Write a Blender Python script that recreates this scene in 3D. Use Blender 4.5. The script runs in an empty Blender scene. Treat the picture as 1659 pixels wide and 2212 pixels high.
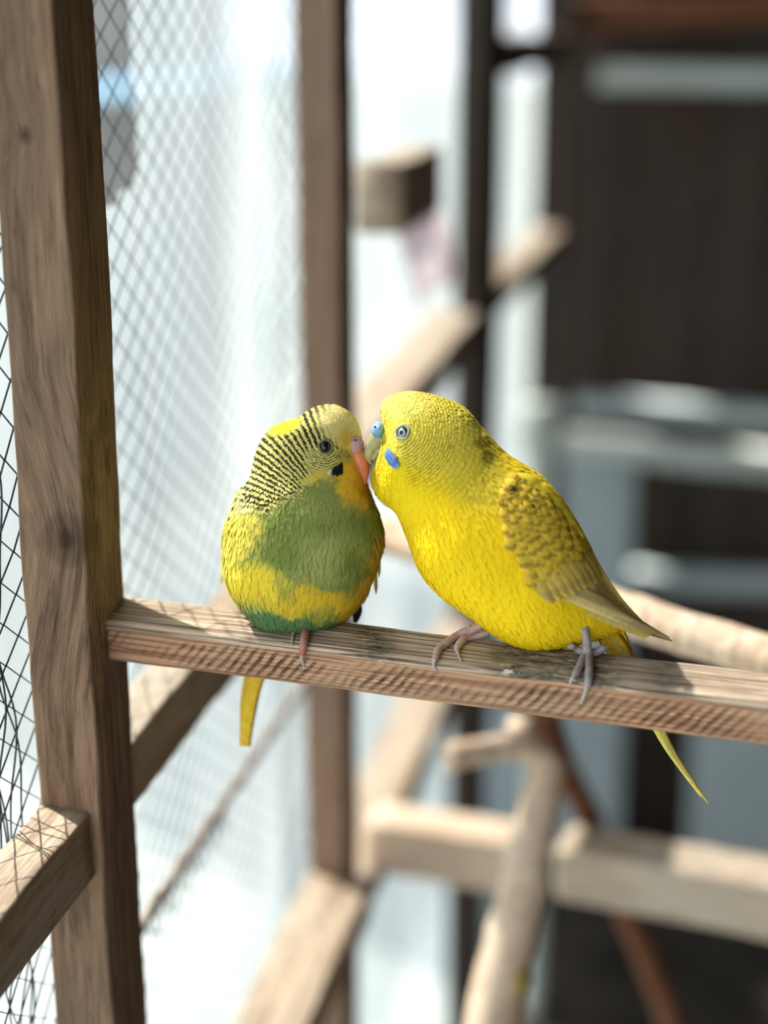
import bpy, bmesh, math, random
import numpy as np
from mathutils import Vector, Matrix, noise

random.seed(7); RNG = np.random.default_rng(7)
scene = bpy.context.scene
C = scene.collection

# ------------------------------------------------------------------ camera, sky, sun, exposure
IW, IH, FPX = 1659.0, 2212.0, 3400.0
YAW, PITCH = math.radians(12.0), math.radians(17.3)
CAM = Vector((0, 0, 1.4))
FWD = Vector((-math.sin(YAW)*math.cos(PITCH), math.cos(YAW)*math.cos(PITCH), -math.sin(PITCH)))
RGT = Vector((math.cos(YAW), math.sin(YAW), 0))
UPV = RGT.cross(FWD)
cam_d = bpy.data.cameras.new('camera'); cam = bpy.data.objects.new('camera', cam_d); C.objects.link(cam)
cam.matrix_world = Matrix.Translation(CAM) @ Matrix((RGT, UPV, -FWD)).transposed().to_4x4()
cam_d.sensor_fit = 'VERTICAL'; cam_d.sensor_height = 36.0; cam_d.lens = FPX/IH*36.0
cam_d.clip_start = .01
cam_d.dof.use_dof = True; cam_d.dof.focus_distance = .607; cam_d.dof.aperture_fstop = 2.9
scene.camera = cam

world = bpy.data.worlds.new('sky'); scene.world = world; world.use_nodes = True
bgn = world.node_tree.nodes['Background']
bgn.inputs[0].default_value = (.86, .92, 1.0, 1); bgn.inputs[1].default_value = 1.75

sun_d = bpy.data.lights.new('sun_offscreen', 'SUN'); sun = bpy.data.objects.new('sun_offscreen', sun_d); C.objects.link(sun)
SUNDIR = Vector((-.62, .34, .70)).normalized()
sun.rotation_euler = SUNDIR.to_track_quat('Z', 'Y').to_euler()
sun.location = (-3, 2, 4)
sun_d.energy = 15.0; sun_d.angle = math.radians(1.0); sun_d.color = (1.0, .95, .86)

vs = scene.view_settings
vs.view_transform = 'Standard'; vs.look = 'None'; vs.exposure = 0.88; vs.gamma = 1.0; vs.use_curve_mapping = False

# ------------------------------------------------------------------ geometry helpers
def ray(x, y): return FWD + RGT*((x-IW/2)/FPX) - UPV*((y-IH/2)/FPX)
def P(x, y, d): return CAM + ray(x, y)*d
def onX(x, y, X): v = ray(x, y); return CAM + v*((X-CAM.x)/v.x)
def onY(x, y, Y): v = ray(x, y); return CAM + v*((Y-CAM.y)/v.y)
def project(p):
    q = p-CAM; d = q.dot(FWD); return IW/2+FPX*q.dot(RGT)/d, IH/2-FPX*q.dot(UPV)/d, d

def lin(r, g, b):
    f = lambda c: (c/255/12.92 if c/255 <= .04045 else ((c/255+.055)/1.055)**2.4)
    return (f(r), f(g), f(b))

def smooth(me):
    me.polygons.foreach_set('use_smooth', [True]*len(me.polygons))

def mesh_obj(name, verts, faces, mat, parent=None, flat=False):
    me = bpy.data.meshes.new(name); me.from_pydata([tuple(v) for v in verts], [], faces); me.update()
    if not flat: smooth(me)
    if mat: me.materials.append(mat)
    o = bpy.data.objects.new(name, me); C.objects.link(o)
    if parent: o.parent = parent
    return o

def tag(o, label=None, cat=None, group=None, kind=None):
    if label: o['label'] = label
    if cat: o['category'] = cat
    if group: o['group'] = group
    if kind: o['kind'] = kind
    return o

def empty(name, loc):
    o = bpy.data.objects.new(name, None); C.objects.link(o); o.location = loc; o.empty_display_size = .01
    return o

def tube_geo(pts, rad, sides=8, cap=True, flat=1.0, upv=None):
    pts = [Vector(p) for p in pts]; n = len(pts); V = []; Fc = []
    prev = None
    for i, p in enumerate(pts):
        t = (pts[min(i+1, n-1)]-pts[max(i-1, 0)]).normalized()
        ref = upv if upv else (prev if prev else (Vector((0, 0, 1)) if abs(t.z) < .9 else Vector((1, 0, 0))))
        a = (ref-t*ref.dot(t)).normalized(); b = t.cross(a); prev = a
        for k in range(sides):
            an = 2*math.pi*k/sides
            V.append(p+a*(math.cos(an)*rad[i]*flat)+b*(math.sin(an)*rad[i]))
    for i in range(n-1):
        for k in range(sides):
            k2 = (k+1) % sides
            Fc.append((i*sides+k, i*sides+k2, (i+1)*sides+k2, (i+1)*sides+k))
    if cap:
        Fc.append(tuple(range(sides-1, -1, -1))); Fc.append(tuple((n-1)*sides+k for k in range(sides)))
    return V, Fc

def spline(pts, m):
    """Catmull-Rom through rows of pts -> m rows"""
    pts = np.array(pts, float); n = len(pts); out = []
    for i in range(m):
        u = i*(n-1)/(m-1); k = min(int(u), n-2); t = u-k
        p0, p1, p2, p3 = pts[max(k-1, 0)], pts[k], pts[k+1], pts[min(k+2, n-1)]
        out.append(.5*((2*p1)+(-p0+p2)*t+(2*p0-5*p1+4*p2-p3)*t*t+(-p0+3*p1-3*p2+p3)*t**3))
    return np.array(out)

# ------------------------------------------------------------------ node helpers
class NT:
    def __init__(s, name):
        s.m = bpy.data.materials.new(name); s.m.use_nodes = True; s.t = s.m.node_tree; s.t.nodes.clear()
        s.out = s.n('ShaderNodeOutputMaterial')
    def n(s, typ, ins=None, **kw):
        nd = s.t.nodes.new(typ)
        for k, v in kw.items(): setattr(nd, k, v)
        for k, v in (ins or {}).items():
            if isinstance(v, bpy.types.NodeSocket): s.t.links.new(v, nd.inputs[k])
            else: nd.inputs[k].default_value = v
        return nd
    def math(s, op, a, b=0.0, c=0.0, clamp=False):
        nd = s.n('ShaderNodeMath', {0: a, 1: b, 2: c}, operation=op, use_clamp=clamp); return nd.outputs[0]
    def vmath(s, op, a, b): return s.n('ShaderNodeVectorMath', {0: a, 1: b}, operation=op).outputs[0]
    def ramp(s, fac, stops, interp='LINEAR'):
        nd = s.n('ShaderNodeValToRGB', {0: fac}); cr = nd.color_ramp; cr.interpolation = interp
        while len(cr.elements) < len(stops): cr.elements.new(.5)
        for e, (p, c) in zip(cr.elements, stops):
            e.position = p; e.color = (c, c, c, 1) if not isinstance(c, (tuple, list)) else (*c, 1)
        return nd.outputs[0]
    def mix(s, f, a, b, mode='MIX'):
        nd = s.n('ShaderNodeMix', data_type='RGBA', blend_type=mode)
        for i, v in ((0, f), (6, a), (7, b)):
            if isinstance(v, bpy.types.NodeSocket): s.t.links.new(v, nd.inputs[i])
            else: nd.inputs[i].default_value = (*v, 1) if isinstance(v, tuple) and len(v) == 3 else v
        return nd.outputs[2]
    def noise(s, vec, scale, detail=4, rough=.55):
        return s.n('ShaderNodeTexNoise', {'Vector': vec, 'Scale': scale, 'Detail': detail, 'Roughness': rough}).outputs[0]
    def mapping(s, vec, scale, loc=(0, 0, 0)):
        return s.n('ShaderNodeMapping', {'Vector': vec, 'Scale': scale, 'Location': loc}).outputs[0]
    def bump(s, h, strength, dist):
        return s.n('ShaderNodeBump', {'Height': h, 'Strength': strength, 'Distance': dist}).outputs[0]
    def bsdf(s, col, rough=.8, spec=.3, normal=None, **kw):
        ins = {'Base Color': (*col, 1) if isinstance(col, tuple) else col, 'Roughness': rough, 'Specular IOR Level': spec}
        if normal is not None: ins['Normal'] = normal
        ins.update(kw)
        return s.n('ShaderNodeBsdfPrincipled', ins).outputs[0]
    def done(s, sh): s.t.links.new(sh, s.out.inputs[0]); return s.m

def plain(name, col, rough=.7, spec=.3, var=.12, scale=200, **kw):
    t = NT(name); tc = t.n('ShaderNodeTexCoord').outputs['Object']
    n = t.noise(tc, scale, 3)
    f = t.ramp(n, [(.3, 1-var), (.7, 1+var)])
    c = t.mix(1.0, tuple(col), f, 'MULTIPLY')
    return t.done(t.bsdf(c, rough, spec, t.bump(n, .25, .0005), **kw))

def wood(name, dark, light, grey=None, greyamt=0.0, fine=1.0, bumpd=.0012, knots=()):
    t = NT(name); tc = t.n('ShaderNodeTexCoord').outputs['Object']
    rnd = t.n('ShaderNodeObjectInfo').outputs['Random']
    off = t.n('ShaderNodeCombineXYZ', {0: t.math('MULTIPLY', rnd, 3.0), 1: t.math('MULTIPLY', rnd, 7.0), 2: t.math('MULTIPLY', rnd, 11.0)}).outputs[0]
    p = t.vmath('ADD', tc, off)
    kmask = None; kp = p
    for (kx, ky, kz, kr) in knots:
        d = t.vmath('SUBTRACT', tc, (kx, ky, kz))
        d = t.vmath('MULTIPLY', d, (1.0, .35, .8))
        ln = t.n('ShaderNodeVectorMath', {0: d}, operation='LENGTH').outputs['Value']
        # grain flows round the knot
        g = t.math('MULTIPLY', t.ramp(t.math('DIVIDE', ln, kr*5), [(.0, 1.0), (1.0, 0.0)]), kr*1.3)
        kp = t.vmath('ADD', kp, t.n('ShaderNodeCombineXYZ', {0: g, 1: 0.0, 2: 0.0}).outputs[0])
        rings = t.math('SINE', t.math('MULTIPLY', ln, 9.0/kr))
        m = t.ramp(t.math('DIVIDE', ln, kr), [(.0, 1.0), (.55, .75), (1.0, .0)])
        m = t.math('MULTIPLY', m, t.math('MULTIPLY_ADD', rings, .18, .82))
        kmask = m if kmask is None else t.math('MAXIMUM', kmask, m)
    g1 = t.noise(t.mapping(kp, (90*fine, 90*fine, 9*fine)), 1.0, 6, .65)
    g2 = t.noise(t.mapping(kp, (420*fine, 420*fine, 22*fine)), 1.0, 5, .7)
    big = t.noise(t.mapping(p, (14, 14, 5)), 1.0, 3)
    fib = t.noise(t.mapping(kp, (300*fine, 300*fine, 48*fine)), 1.0, 4, .65)
    f = t.math('ADD', t.math('MULTIPLY', g1, .38), t.math('MULTIPLY', g2, .62))
    c = t.mix(t.ramp(f, [(.36, 0.0), (.64, 1.0)]), dark, light)
    if grey: c = t.mix(t.ramp(big, [(.38, 0.0), (.62, greyamt)]), c, grey)
    c = t.mix(t.ramp(fib, [(.30, .45), (.45, 0.0)]), c, tuple(v*.45 for v in dark))
    if kmask is not None: c = t.mix(t.math('MULTIPLY', kmask, .85), c, tuple(v*.28 for v in dark))
    h = t.math('ADD', t.math('MULTIPLY', g2, .6), t.math('MULTIPLY', fib, .5))
    return t.done(t.bsdf(c, .82, .25, t.bump(h, .7, bumpd)))

# ------------------------------------------------------------------ timber
def section(w, h, bev, nb=3, ns=4):
    pts = []
    cx, cy = w/2-bev, h/2-bev
    for q, (sx, sy, a0) in enumerate(((1, 1, 0), (-1, 1, 90), (-1, -1, 180), (1, -1, 270))):
        for k in range(nb+1):
            a = math.radians(a0+90*k/nb); pts.append((sx*cx+bev*math.cos(a), sy*cy+bev*math.sin(a)))
    out = []
    for i, p in enumerate(pts):
        q = pts[(i+1) % len(pts)]; out.append(p)
        if math.dist(p, q) > bev*1.5:
            for k in range(1, ns): out.append((p[0]+(q[0]-p[0])*k/ns, p[1]+(q[1]-p[1])*k/ns))
    return out

def beam(name, p0, p1, w, h, mat, up=(0, 0, 1), roll=0.0, bev=.0015, rough=.0005, seg=.012, seed=0, taper=1.0, parent=None, sag=0.0):
    """squared timber from p0 to p1: local Z along it, local X across (w), local Y up (h)"""
    p0, p1 = Vector(p0), Vector(p1); ax = p1-p0; L = ax.length; zl = ax.normalized()
    y = Vector(up); y = (y-zl*y.dot(zl)).normalized(); x = y.cross(zl)
    R = Matrix((x, y, zl)).transposed() @ Matrix.Rotation(roll, 3, 'Z')
    sec = section(w, h, bev); n = max(4, int(L/seg)); V = []; Fc = []; m = len(sec)
    for i in range(n+1):
        z = L*i/n; sc = 1+(taper-1)*i/n
        for (a, b) in sec:
            nv = noise.noise_vector(Vector((a*60+seed*3.1, b*60, z*45)))
            nv2 = noise.noise_vector(Vector((a*14+seed*1.7, b*14, z*9)))
            V.append((a*sc+nv.x*rough+nv2.x*rough*1.6, b*sc+nv.y*rough+nv2.y*rough*1.6+sag*math.sin(math.pi*i/n), z))
    for i in range(n):
        for k in range(m):
            k2 = (k+1) % m; Fc.append((i*m+k, i*m+k2, (i+1)*m+k2, (i+1)*m+k))
    Fc.append(tuple(range(m-1, -1, -1))); Fc.append(tuple(n*m+k for k in range(m)))
    o = mesh_obj(name, V, Fc, mat, parent)
    o.matrix_world = Matrix.Translation(p0) @ R.to_4x4()
    return o

def stick(name, pts, rads, mat, sides=12, bump=.06, seed=0, parent=None, m=None):
    arr = spline([(*p, r) for p, r in zip(pts, rads)], m or max(12, len(pts)*6))
    base = Vector(arr[0][:3])
    V, Fc = tube_geo([Vector(a[:3])-base for a in arr], [a[3] for a in arr], sides)
    V = [v+noise.noise_vector(v*60+Vector((seed, 0, 0)))*arr[0][3]*bump*2 for v in V]
    o = mesh_obj(name, V, Fc, mat, parent); o.location = base
    return o

M_rail = wood('pale_sun_bleached_rail', lin(116, 92, 70), lin(206, 186, 160), lin(184, 174, 158), .6)
M_brown = wood('brown_rail', lin(86, 64, 48), lin(160, 132, 108), lin(130, 116, 102), .4)
M_pale = wood('pale_peeled_stick', lin(168, 132, 100), lin(232, 208, 180), lin(206, 196, 180), .5, fine=.6)
M_bark = wood('rust_brown_bark', lin(70, 40, 24), lin(140, 92, 62), None, 0, fine=.6)
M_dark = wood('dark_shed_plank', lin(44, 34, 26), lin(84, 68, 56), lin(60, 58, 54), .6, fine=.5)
M_lgrey = wood('bleached_grey_wood', lin(140, 146, 140), lin(206, 212, 204), lin(178, 188, 182), .6, fine=.5)
M_grey = wood('weathered_grey_board', lin(122, 132, 134), lin(186, 196, 196), lin(156, 168, 170), .6, fine=.5)

# ------------------------------------------------------------------ the left side of the aviary: posts and rails
XW = onX(195, 1345, -.2317).x                      # inner face of the wall frame
Y1a, Y1b = .5375, .5755                            # first post, near and far face
XO = onY(57, 1345, Y1a).x                          # outer face of the posts
PW = XW-XO
XC = (XW+XO)/2

def post(name, y0, y1, z0, z1, mat, seed):
    o = beam(name, (XC, (y0+y1)/2, z0), (XC, (y0+y1)/2, z1), PW, y1-y0, mat, up=(0, -1, 0), seed=seed, rough=.0006)
    return o

ZP0 = .55
# knots on the first post: find them on its near face
k1, k2 = onY(57, 292, Y1a), onY(82, 1160, Y1a)
def knot_local(k): return (-(k.x-XC), (Y1b-Y1a)/2, k.z-ZP0)
kl1, kl2 = knot_local(k1), knot_local(k2)
M_post = wood('weathered_brown_post', lin(80, 58, 43), lin(172, 142, 114), lin(132, 110, 92), .5, bumpd=.0018,
              knots=((-kl1[0], kl1[1], kl1[2], .0032), (-kl2[0], kl2[1], kl2[2], .0105)))
M_post2 = wood('red_brown_post', lin(112, 86, 68), lin(172, 142, 118), lin(142, 122, 106), .5)

p = post('wooden_post', Y1a, Y1b, ZP0, 1.62, M_post, 1)
tag(p, 'knotty weathered brown post that carries the rough perch', 'post', 'upright posts of the netted side')
p = post('wooden_post', .957, 1.0, .30, 1.62, M_post2, 2)
tag(p, 'smooth reddish brown post standing behind the green budgie', 'post', 'upright posts of the netted side')
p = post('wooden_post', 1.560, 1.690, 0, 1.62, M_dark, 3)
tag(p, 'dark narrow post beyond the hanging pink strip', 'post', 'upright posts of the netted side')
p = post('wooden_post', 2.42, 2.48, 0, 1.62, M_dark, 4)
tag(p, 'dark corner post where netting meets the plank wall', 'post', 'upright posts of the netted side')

RW, RH = PW*.86, .031
XR = XW-.004-RW/2
def rail(y0, y1, z, mat, seed, lab=None, w=RW, h=RH, name='cross_rail', xr=None, z2=None):
    xr = XR if xr is None else xr
    z2 = z if z2 is None else z2
    o = beam(name, (xr, y0, z-h/2), (xr, y1, z2-h/2), w, h, mat, seed=seed, rough=.0011, bev=.002)
    tag(o, lab, 'rail', 'rails between the posts'); return o
ZA = 1.0975
rail(.30, Y1a+.002, ZA-.003, M_rail, 11, 'rough sunlit rail butting against the near side of the knotty post')
rail(Y1b-.002, .958, ZA+.004, M_rail, 12, 'sunlit rail under the rough perch between the knotty and reddish posts')
rail(.999, 1.562, 1.115, M_rail, 13, w=.046, xr=XW-.002-.023, lab= 'bleached rail running from reddish post to dark post above budgies', z2=1.122)
rail(1.688, 2.422, 1.122, M_rail, 14, w=.042, xr=XW-.002-.021, lab= 'bleached rail beyond the dark post near the plank wall', z2=1.10)
ZB = .775
eb = onY(800, 1900, .956)
rail(.52, .958, eb.z, M_rail, 15, 'wide low rail in front of the reddish post foot', w=.046, xr=eb.x-.023)
rail(.999, 1.562, ZB+.012, M_rail, 16, 'low sunlit rail behind the reddish post under the perch', w=.045, xr=XW+.004-.0225)
rail(1.688, 2.422, 1.385, M_brown, 17, 'high brown rail near the top beyond the dark post', h=.04)

# ------------------------------------------------------------------ wire netting on the outer side of the posts
M_wire = plain('dark_galvanised_wire', lin(70, 76, 80), .5, .5, .1, 400, Metallic=.4)
def netting(name, y0, y1, z0, z1, cw, ch, r, x, seed, sides=3):
    V = []; Fc = []
    nk = int((y1-y0)/cw); nj = int((z1-z0)/(ch/2))
    for k in range(nk+1):
        pts = []
        for j in range(nj+1):
            z = z0+j*ch/2; yy = y0+k*cw+(cw/2 if ((j+k) % 2) else -cw/2)*.97
            w = noise.noise_vector(Vector((yy*7+seed, z*7, 1.3)))
            pts.append(Vector((x-abs(w.x)*.005, yy+w.y*.006, z+w.z*.005)))
        v, f = tube_geo(pts, [r]*len(pts), sides, cap=False, upv=Vector((1, 0, 0)))
        b = len(V); V += v; Fc += [tuple(i+b for i in q) for q in f]
    # twisted knots where neighbouring strands meet
    return mesh_obj(name, V, Fc, M_wire)
XN = XO-.0015
XN3 = XO-.026
o = netting('wire_netting', .30, .60, .62, 1.56, .0115, .0175, .00046, XN, 1)
# rolled and doubled edge beside the first post
ev = []; ef = []
for q in range(5):
    pts = []
    for j in range(90):
        z = .95+j*.006
        yy = .512+q*.0042+.003*math.sin(z*40+q*2.1)+.002*math.sin(z*115+q)
        pts.append(Vector((XN-.004+.002*math.sin(z*60+q), yy-o.location.y, z)))
    v, f = tube_geo(pts, [.00045]*len(pts), 4, cap=False, upv=Vector((1, 0, 0)))
    b = len(ev); ev += v; ef += [tuple(i+b for i in g) for g in f]
mesh_obj('selvedge', ev, ef, M_wire, o)
tag(o, 'diamond wire netting in front of and beside the knotty post', 'netting', 'netting panels')
o = netting('wire_netting', .60, 1.0, .66, 1.56, .0115, .0165, .00040, XN, 2)
tag(o, 'diamond wire netting stapled between the knotty and reddish posts', 'netting', 'netting panels')
o = netting('wire_netting', 1.0, 2.46, .40, 1.56, .016, .024, .0004, XN3, 3)
tag(o, 'blurred wire netting from the reddish post back to the plank wall', 'netting', 'netting panels')

# folded lower hem of the netting with cut wire ends
M_hem = plain('grey_brown_hem', lin(150, 140, 128), .8, .2, .2, 300)
h0, h1 = onX(306, 1996, XN-.002), onX(680, 1441, XN-.002)
hx = h0-(h1-h0)*.45
hp = [hx.lerp(h1, i/40)+Vector((0, 0, .0015*math.sin(i*1.9))) for i in range(41)]
V, Fc = tube_geo([q-h0 for q in hp], [.0034+.0006*math.sin(i*2.3) for i in range(41)], 8)
hem = mesh_obj('netting_hem', V, Fc, M_hem); hem.location = h0
tag(hem, 'thick grey rope hem slanting along the netting below the perch', 'rope')
for i in range(1, 18):
    q = h0.lerp(h1, i/44+.004*math.sin(i*5))-h0
    v, f = tube_geo([q, q+Vector((.001, .002*math.sin(i), -.010-.004*math.sin(i*3))), q+Vector((.003, .004+.003*math.sin(i*2), -.014-.006*math.sin(i*3.3)))], [.0006, .0006, .0004], 5)
    mesh_obj('wire_end', v, f, M_wire, hem)

# ------------------------------------------------------------------ plastic sheeting outside the netting
def make_film():
    t = NT('milky_plastic_film'); tc = t.n('ShaderNodeTexCoord').outputs['Object']
    a = t.n('ShaderNodeAttribute', attribute_name='milk').outputs['Fac']
    n1 = t.noise(t.mapping(tc, (9, 9, 3)), 1.0, 4); n2 = t.noise(t.mapping(tc, (60, 60, 10)), 1.0, 3)
    a2 = t.math('ADD', a, t.math('MULTIPLY', t.math('SUBTRACT', n1, .5), .35), clamp=True)
    colt = t.mix(a2, lin(142, 174, 194), lin(234, 245, 250))
    b = t.bump(n2, .35, .002)
    tr = t.n('ShaderNodeBsdfTranslucent', {'Color': colt, 'Normal': b}).outputs[0]
    di = t.n('ShaderNodeBsdfDiffuse', {'Color': colt, 'Normal': b}).outputs[0]
    tp = t.n('ShaderNodeBsdfTransparent', {'Color': (.97, .98, 1, 1)}).outputs[0]
    gl = t.n('ShaderNodeBsdfGlossy', {'Color': (.9, .95, 1, 1), 'Roughness': .35, 'Normal': b}).outputs[0]
    f1 = t.ramp(a2, [(0.0, .03), (1.0, .23)])
    m1 = t.n('ShaderNodeMixShader', {0: .35, 1: di, 2: gl}).outputs[0]
    m2 = t.n('ShaderNodeMixShader', {0: f1, 1: m1, 2: tr}).outputs[0]
    m3 = t.n('ShaderNodeMixShader', {0: .30, 1: m2, 2: tp}).outputs[0]
    return t.done(m3)
M_film = make_film()
XF = XO-.030
def sstep(x, a, b):
    u = np.clip((x-a)/(b-a), 0, 1); return u*u*(3-2*u)
HOLE = [(225, -120), (282, -60), (296, 90), (308, 230), (318, 330), (312, 400), (270, 428), (232, 446), (150, 460), (150, -120)]
HOLE_YZ = [(onX(x, y, XF).y, onX(x, y, XF).z) for x, y in HOLE]
def inside(poly, y, z):
    c = False; n = len(poly)
    for i in range(n):
        (y0, z0), (y1, z1) = poly[i], poly[(i+1) % n]
        if (z0 > z) != (z1 > z) and y < (y1-y0)*(z-z0)/(z1-z0)+y0: c = not c
    return c
def film(name, y0, y1, z0, z1, dy, dz, hole, seed, XF=XF):
    ny, nz = int((y1-y0)/dy), int((z1-z0)/dz); V = []; Fc = []; milk = []
    for j in range(nz+1):
        for i in range(ny+1):
            y = y0+(y1-y0)*i/ny; z = z0+(z1-z0)*j/nz
            w = noise.noise(Vector((y*7+seed, z*2.2, 0)))*.012+noise.noise(Vector((y*22, z*5+seed, 3)))*.004
            V.append(Vector((XF-.004+w, y, z)))
            m = .72
            milk.append(float(np.clip(m+.15*noise.noise(Vector((y*12, z*4, 5))), 0, 1)))
    for j in range(nz):
        for i in range(ny):
            yc = y0+(y1-y0)*(i+.5)/ny; zc = z0+(z1-z0)*(j+.5)/nz
            if hole and inside(HOLE_YZ, yc, zc): continue
            a = j*(ny+1)+i; Fc.append((a, a+1, a+ny+2, a+ny+1))
    o = mesh_obj(name, V, Fc, M_film)
    at = o.data.attributes.new('milk', 'FLOAT', 'POINT'); at.data.foreach_set('value', milk)
    return o
# turned so that the sheet begins just this side of the knotty post
o = film('plastic_sheet', .25, 1.01, .45, 1.62, .006, .006, True, 1)
tag(o, 'milky torn plastic sheet glowing behind the netting left of the reddish post', 'plastic sheet', 'sheets outside the netting')
o = film('plastic_sheet', 1.01, 2.50, .1, 1.62, .02, .02, False, 2, XF-.016)
tag(o, 'pale bluish plastic sheet outside the netting beyond the reddish post', 'plastic sheet', 'sheets outside the netting')

# outside: yard ground and a grey tarpaulin seen through the tear
M_yard = plain('pale_yard_gravel', lin(112, 118, 112), .9, .2, .25, 12)
g = mesh_obj('ground', [(-30, -10, -.01), (30, -10, -.01), (30, 40, -.01), (-30, 40, -.01)], [(0, 1, 2, 3)], M_yard); tag(g, kind='structure')
M_tarp = plain('grey_tarpaulin', lin(112, 110, 106), .8, .2, .3, 6)
M_blue = plain('pale_blue_paint', lin(150, 190, 214), .6, .3, .1, 20)
def tarp():
    V = []; Fc = []; n, m = 26, 16
    for j in range(m+1):
        for i in range(n+1):
            u, v = i/n, j/m
            V.append(Vector((.05*math.sin(u*19)+.03*math.sin(u*43+v*2), u*1.6, v*1.75)))
    for j in range(m):
        for i in range(n):
            a = j*(n+1)+i; Fc.append((a, a+1, a+n+2, a+n+1))
    o = mesh_obj('grey_tarpaulin', V, Fc, M_tarp); md = o.modifiers.new('t', 'SOLIDIFY'); md.thickness = .006
    return o
o = tarp(); o.location = (-1.34, 2.6, 0); tag(o, 'grey folded tarpaulin hanging outdoors, seen through the tear', 'tarpaulin')
o = beam('blue_pipe', (-1.17, 2.5, 1.275), (-1.17, 4.3, 1.275), .035, .035, M_blue, bev=.016); tag(o, 'pale blue pipe across the grey tarpaulin outdoors', 'pipe')
pipe = o
for yy in (2.55, 4.25):
    u_ = beam('upright', (-1.17, yy, 0), (-1.17, yy, 1.262), .03, .03, M_tarp, up=(0, 1, 0))
    u_.parent = pipe; u_.matrix_parent_inverse = pipe.matrix_world.inverted()

# ------------------------------------------------------------------ shed behind: floor, plank wall, unseen light-blocking roof and right side
M_floor = plain('trodden_earth', lin(56, 50, 44), .95, .1, .35, 9)
f_ = mesh_obj('floor', [(-.24, -1.7, 0), (.80, -1.7, 0), (.80, 2.6, 0), (-.24, 2.6, 0)], [(0, 1, 2, 3)], M_floor); tag(f_, kind='structure')
wb = empty('wall_back', (0, 2.56, 0)); tag(wb, kind='structure')
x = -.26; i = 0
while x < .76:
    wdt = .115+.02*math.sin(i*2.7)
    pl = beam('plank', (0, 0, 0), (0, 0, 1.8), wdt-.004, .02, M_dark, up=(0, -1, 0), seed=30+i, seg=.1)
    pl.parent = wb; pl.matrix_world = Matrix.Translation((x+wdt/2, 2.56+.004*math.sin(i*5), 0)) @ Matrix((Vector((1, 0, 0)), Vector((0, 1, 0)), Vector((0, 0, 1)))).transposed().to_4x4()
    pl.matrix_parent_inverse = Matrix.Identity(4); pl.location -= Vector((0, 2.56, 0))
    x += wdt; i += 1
M_dark_slab = plain('dark_slab', lin(40, 36, 34), .9, .1, .2, 8)
def slab(name, a, b, mat):
    (x0, y0, z0), (x1, y1, z1) = a, b
    V = [(x0, y0, z0), (x1, y0, z0), (x1, y1, z0), (x0, y1, z0), (x0, y0, z1), (x1, y0, z1), (x1, y1, z1), (x0, y1, z1)]
    return mesh_obj(name, V, [(3, 2, 1, 0), (4, 5, 6, 7), (0, 1, 5, 4), (1, 2, 6, 5), (2, 3, 7, 6), (3, 0, 4, 7)], mat, flat=True)
r_ = slab('shade_ceiling', (-.30, -1.7, 1.80), (.84, 2.62, 1.84), M_dark_slab); tag(r_, kind='structure')  # unseen roof, stretched behind the camera to cut sky light
r_ = slab('shade_wall_right', (.80, -1.7, 0), (.84, 2.62, 1.80), M_dark_slab); tag(r_, kind='structure')  # unseen dark wall, added to keep inner post faces in shade
bk = slab('backing', (-.30, .014, 0), (.80, .03, 1.80), M_dark_slab); bk.parent = wb

# grey boards of the low gate in front of the plank wall
YG = 2.38
def board(x0, x1, ytop, lab, seed, Y=YG):
    a = onY(x0, 1500, Y); b = onY(x1, 1500, Y); zt = onY(x0, ytop, Y).z
    o = beam('gate_board', ((a.x+b.x)/2, Y, 0), ((a.x+b.x)/2, Y, zt), b.x-a.x, .022, M_grey, up=(0, -1, 0), seed=seed, seg=.05)
    tag(o, lab, 'board', 'grey boards before the plank wall')
board(1205, 1352, 965, 'tall grey board standing below the bleached gate rail', 51)
board(1078, 1180, 1470, 'short grey board beside the tall grey board', 52)
board(1505, 1760, 1470, 'wide short grey board across the dark gap', 53)
def xrail(x0, y0, x1, y1, Y, hpx, mat, lab, seed, name='back_rail', d=.04, bev=.004, Y2=None, grp='rails across the back'):
    a = onY(x0, y0, Y); b = onY(x1, y1, Y2 or Y); h = hpx*(a-CAM).dot(FWD)/FPX
    o = beam(name, a, b, d, h, mat, seed=seed, bev=bev, rough=.001); tag(o, lab, 'rail', grp); return o
xrail(1200, 955, 1760, 1010, 2.33, 60, M_lgrey, 'bleached rail on top of the tall grey board', 61, bev=.015)
xrail(1245, 872, 1760, 905, 2.42, 40, M_grey, 'thin brown rail just above the bleached gate rail', 62, bev=.01)
xrail(1292, 168, 1760, 172, 2.45, 50, M_lgrey, 'high grey rail across the dark plank wall', 63, bev=.012)
xrail(1240, 1245, 1760, 1262, 2.45, 52, M_grey, 'dim brown rail low on the dark plank wall', 64, bev=.012)
o = stick('rail_end', [onY(1168, 870, 2.0), onY(1168, 925, 2.0), onY(1168, 1010, 2.0), onY(1168, 1400, 2.0), Vector((onY(1168, 1500, 2.0).x, 2.0, 0))], [.028, .034, .024, .018, .018], M_lgrey, seed=3)
o.name = 'rounded_stake'; tag(o, 'bleached rounded stake at the end of the gate rail', 'stake')
# shelf boards with a rusty tint high in the dark corner
xrail(1250, 30, 1760, 10, 2.50, 70, M_bark, 'rusty brown beam high under the roof', 65)

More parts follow.
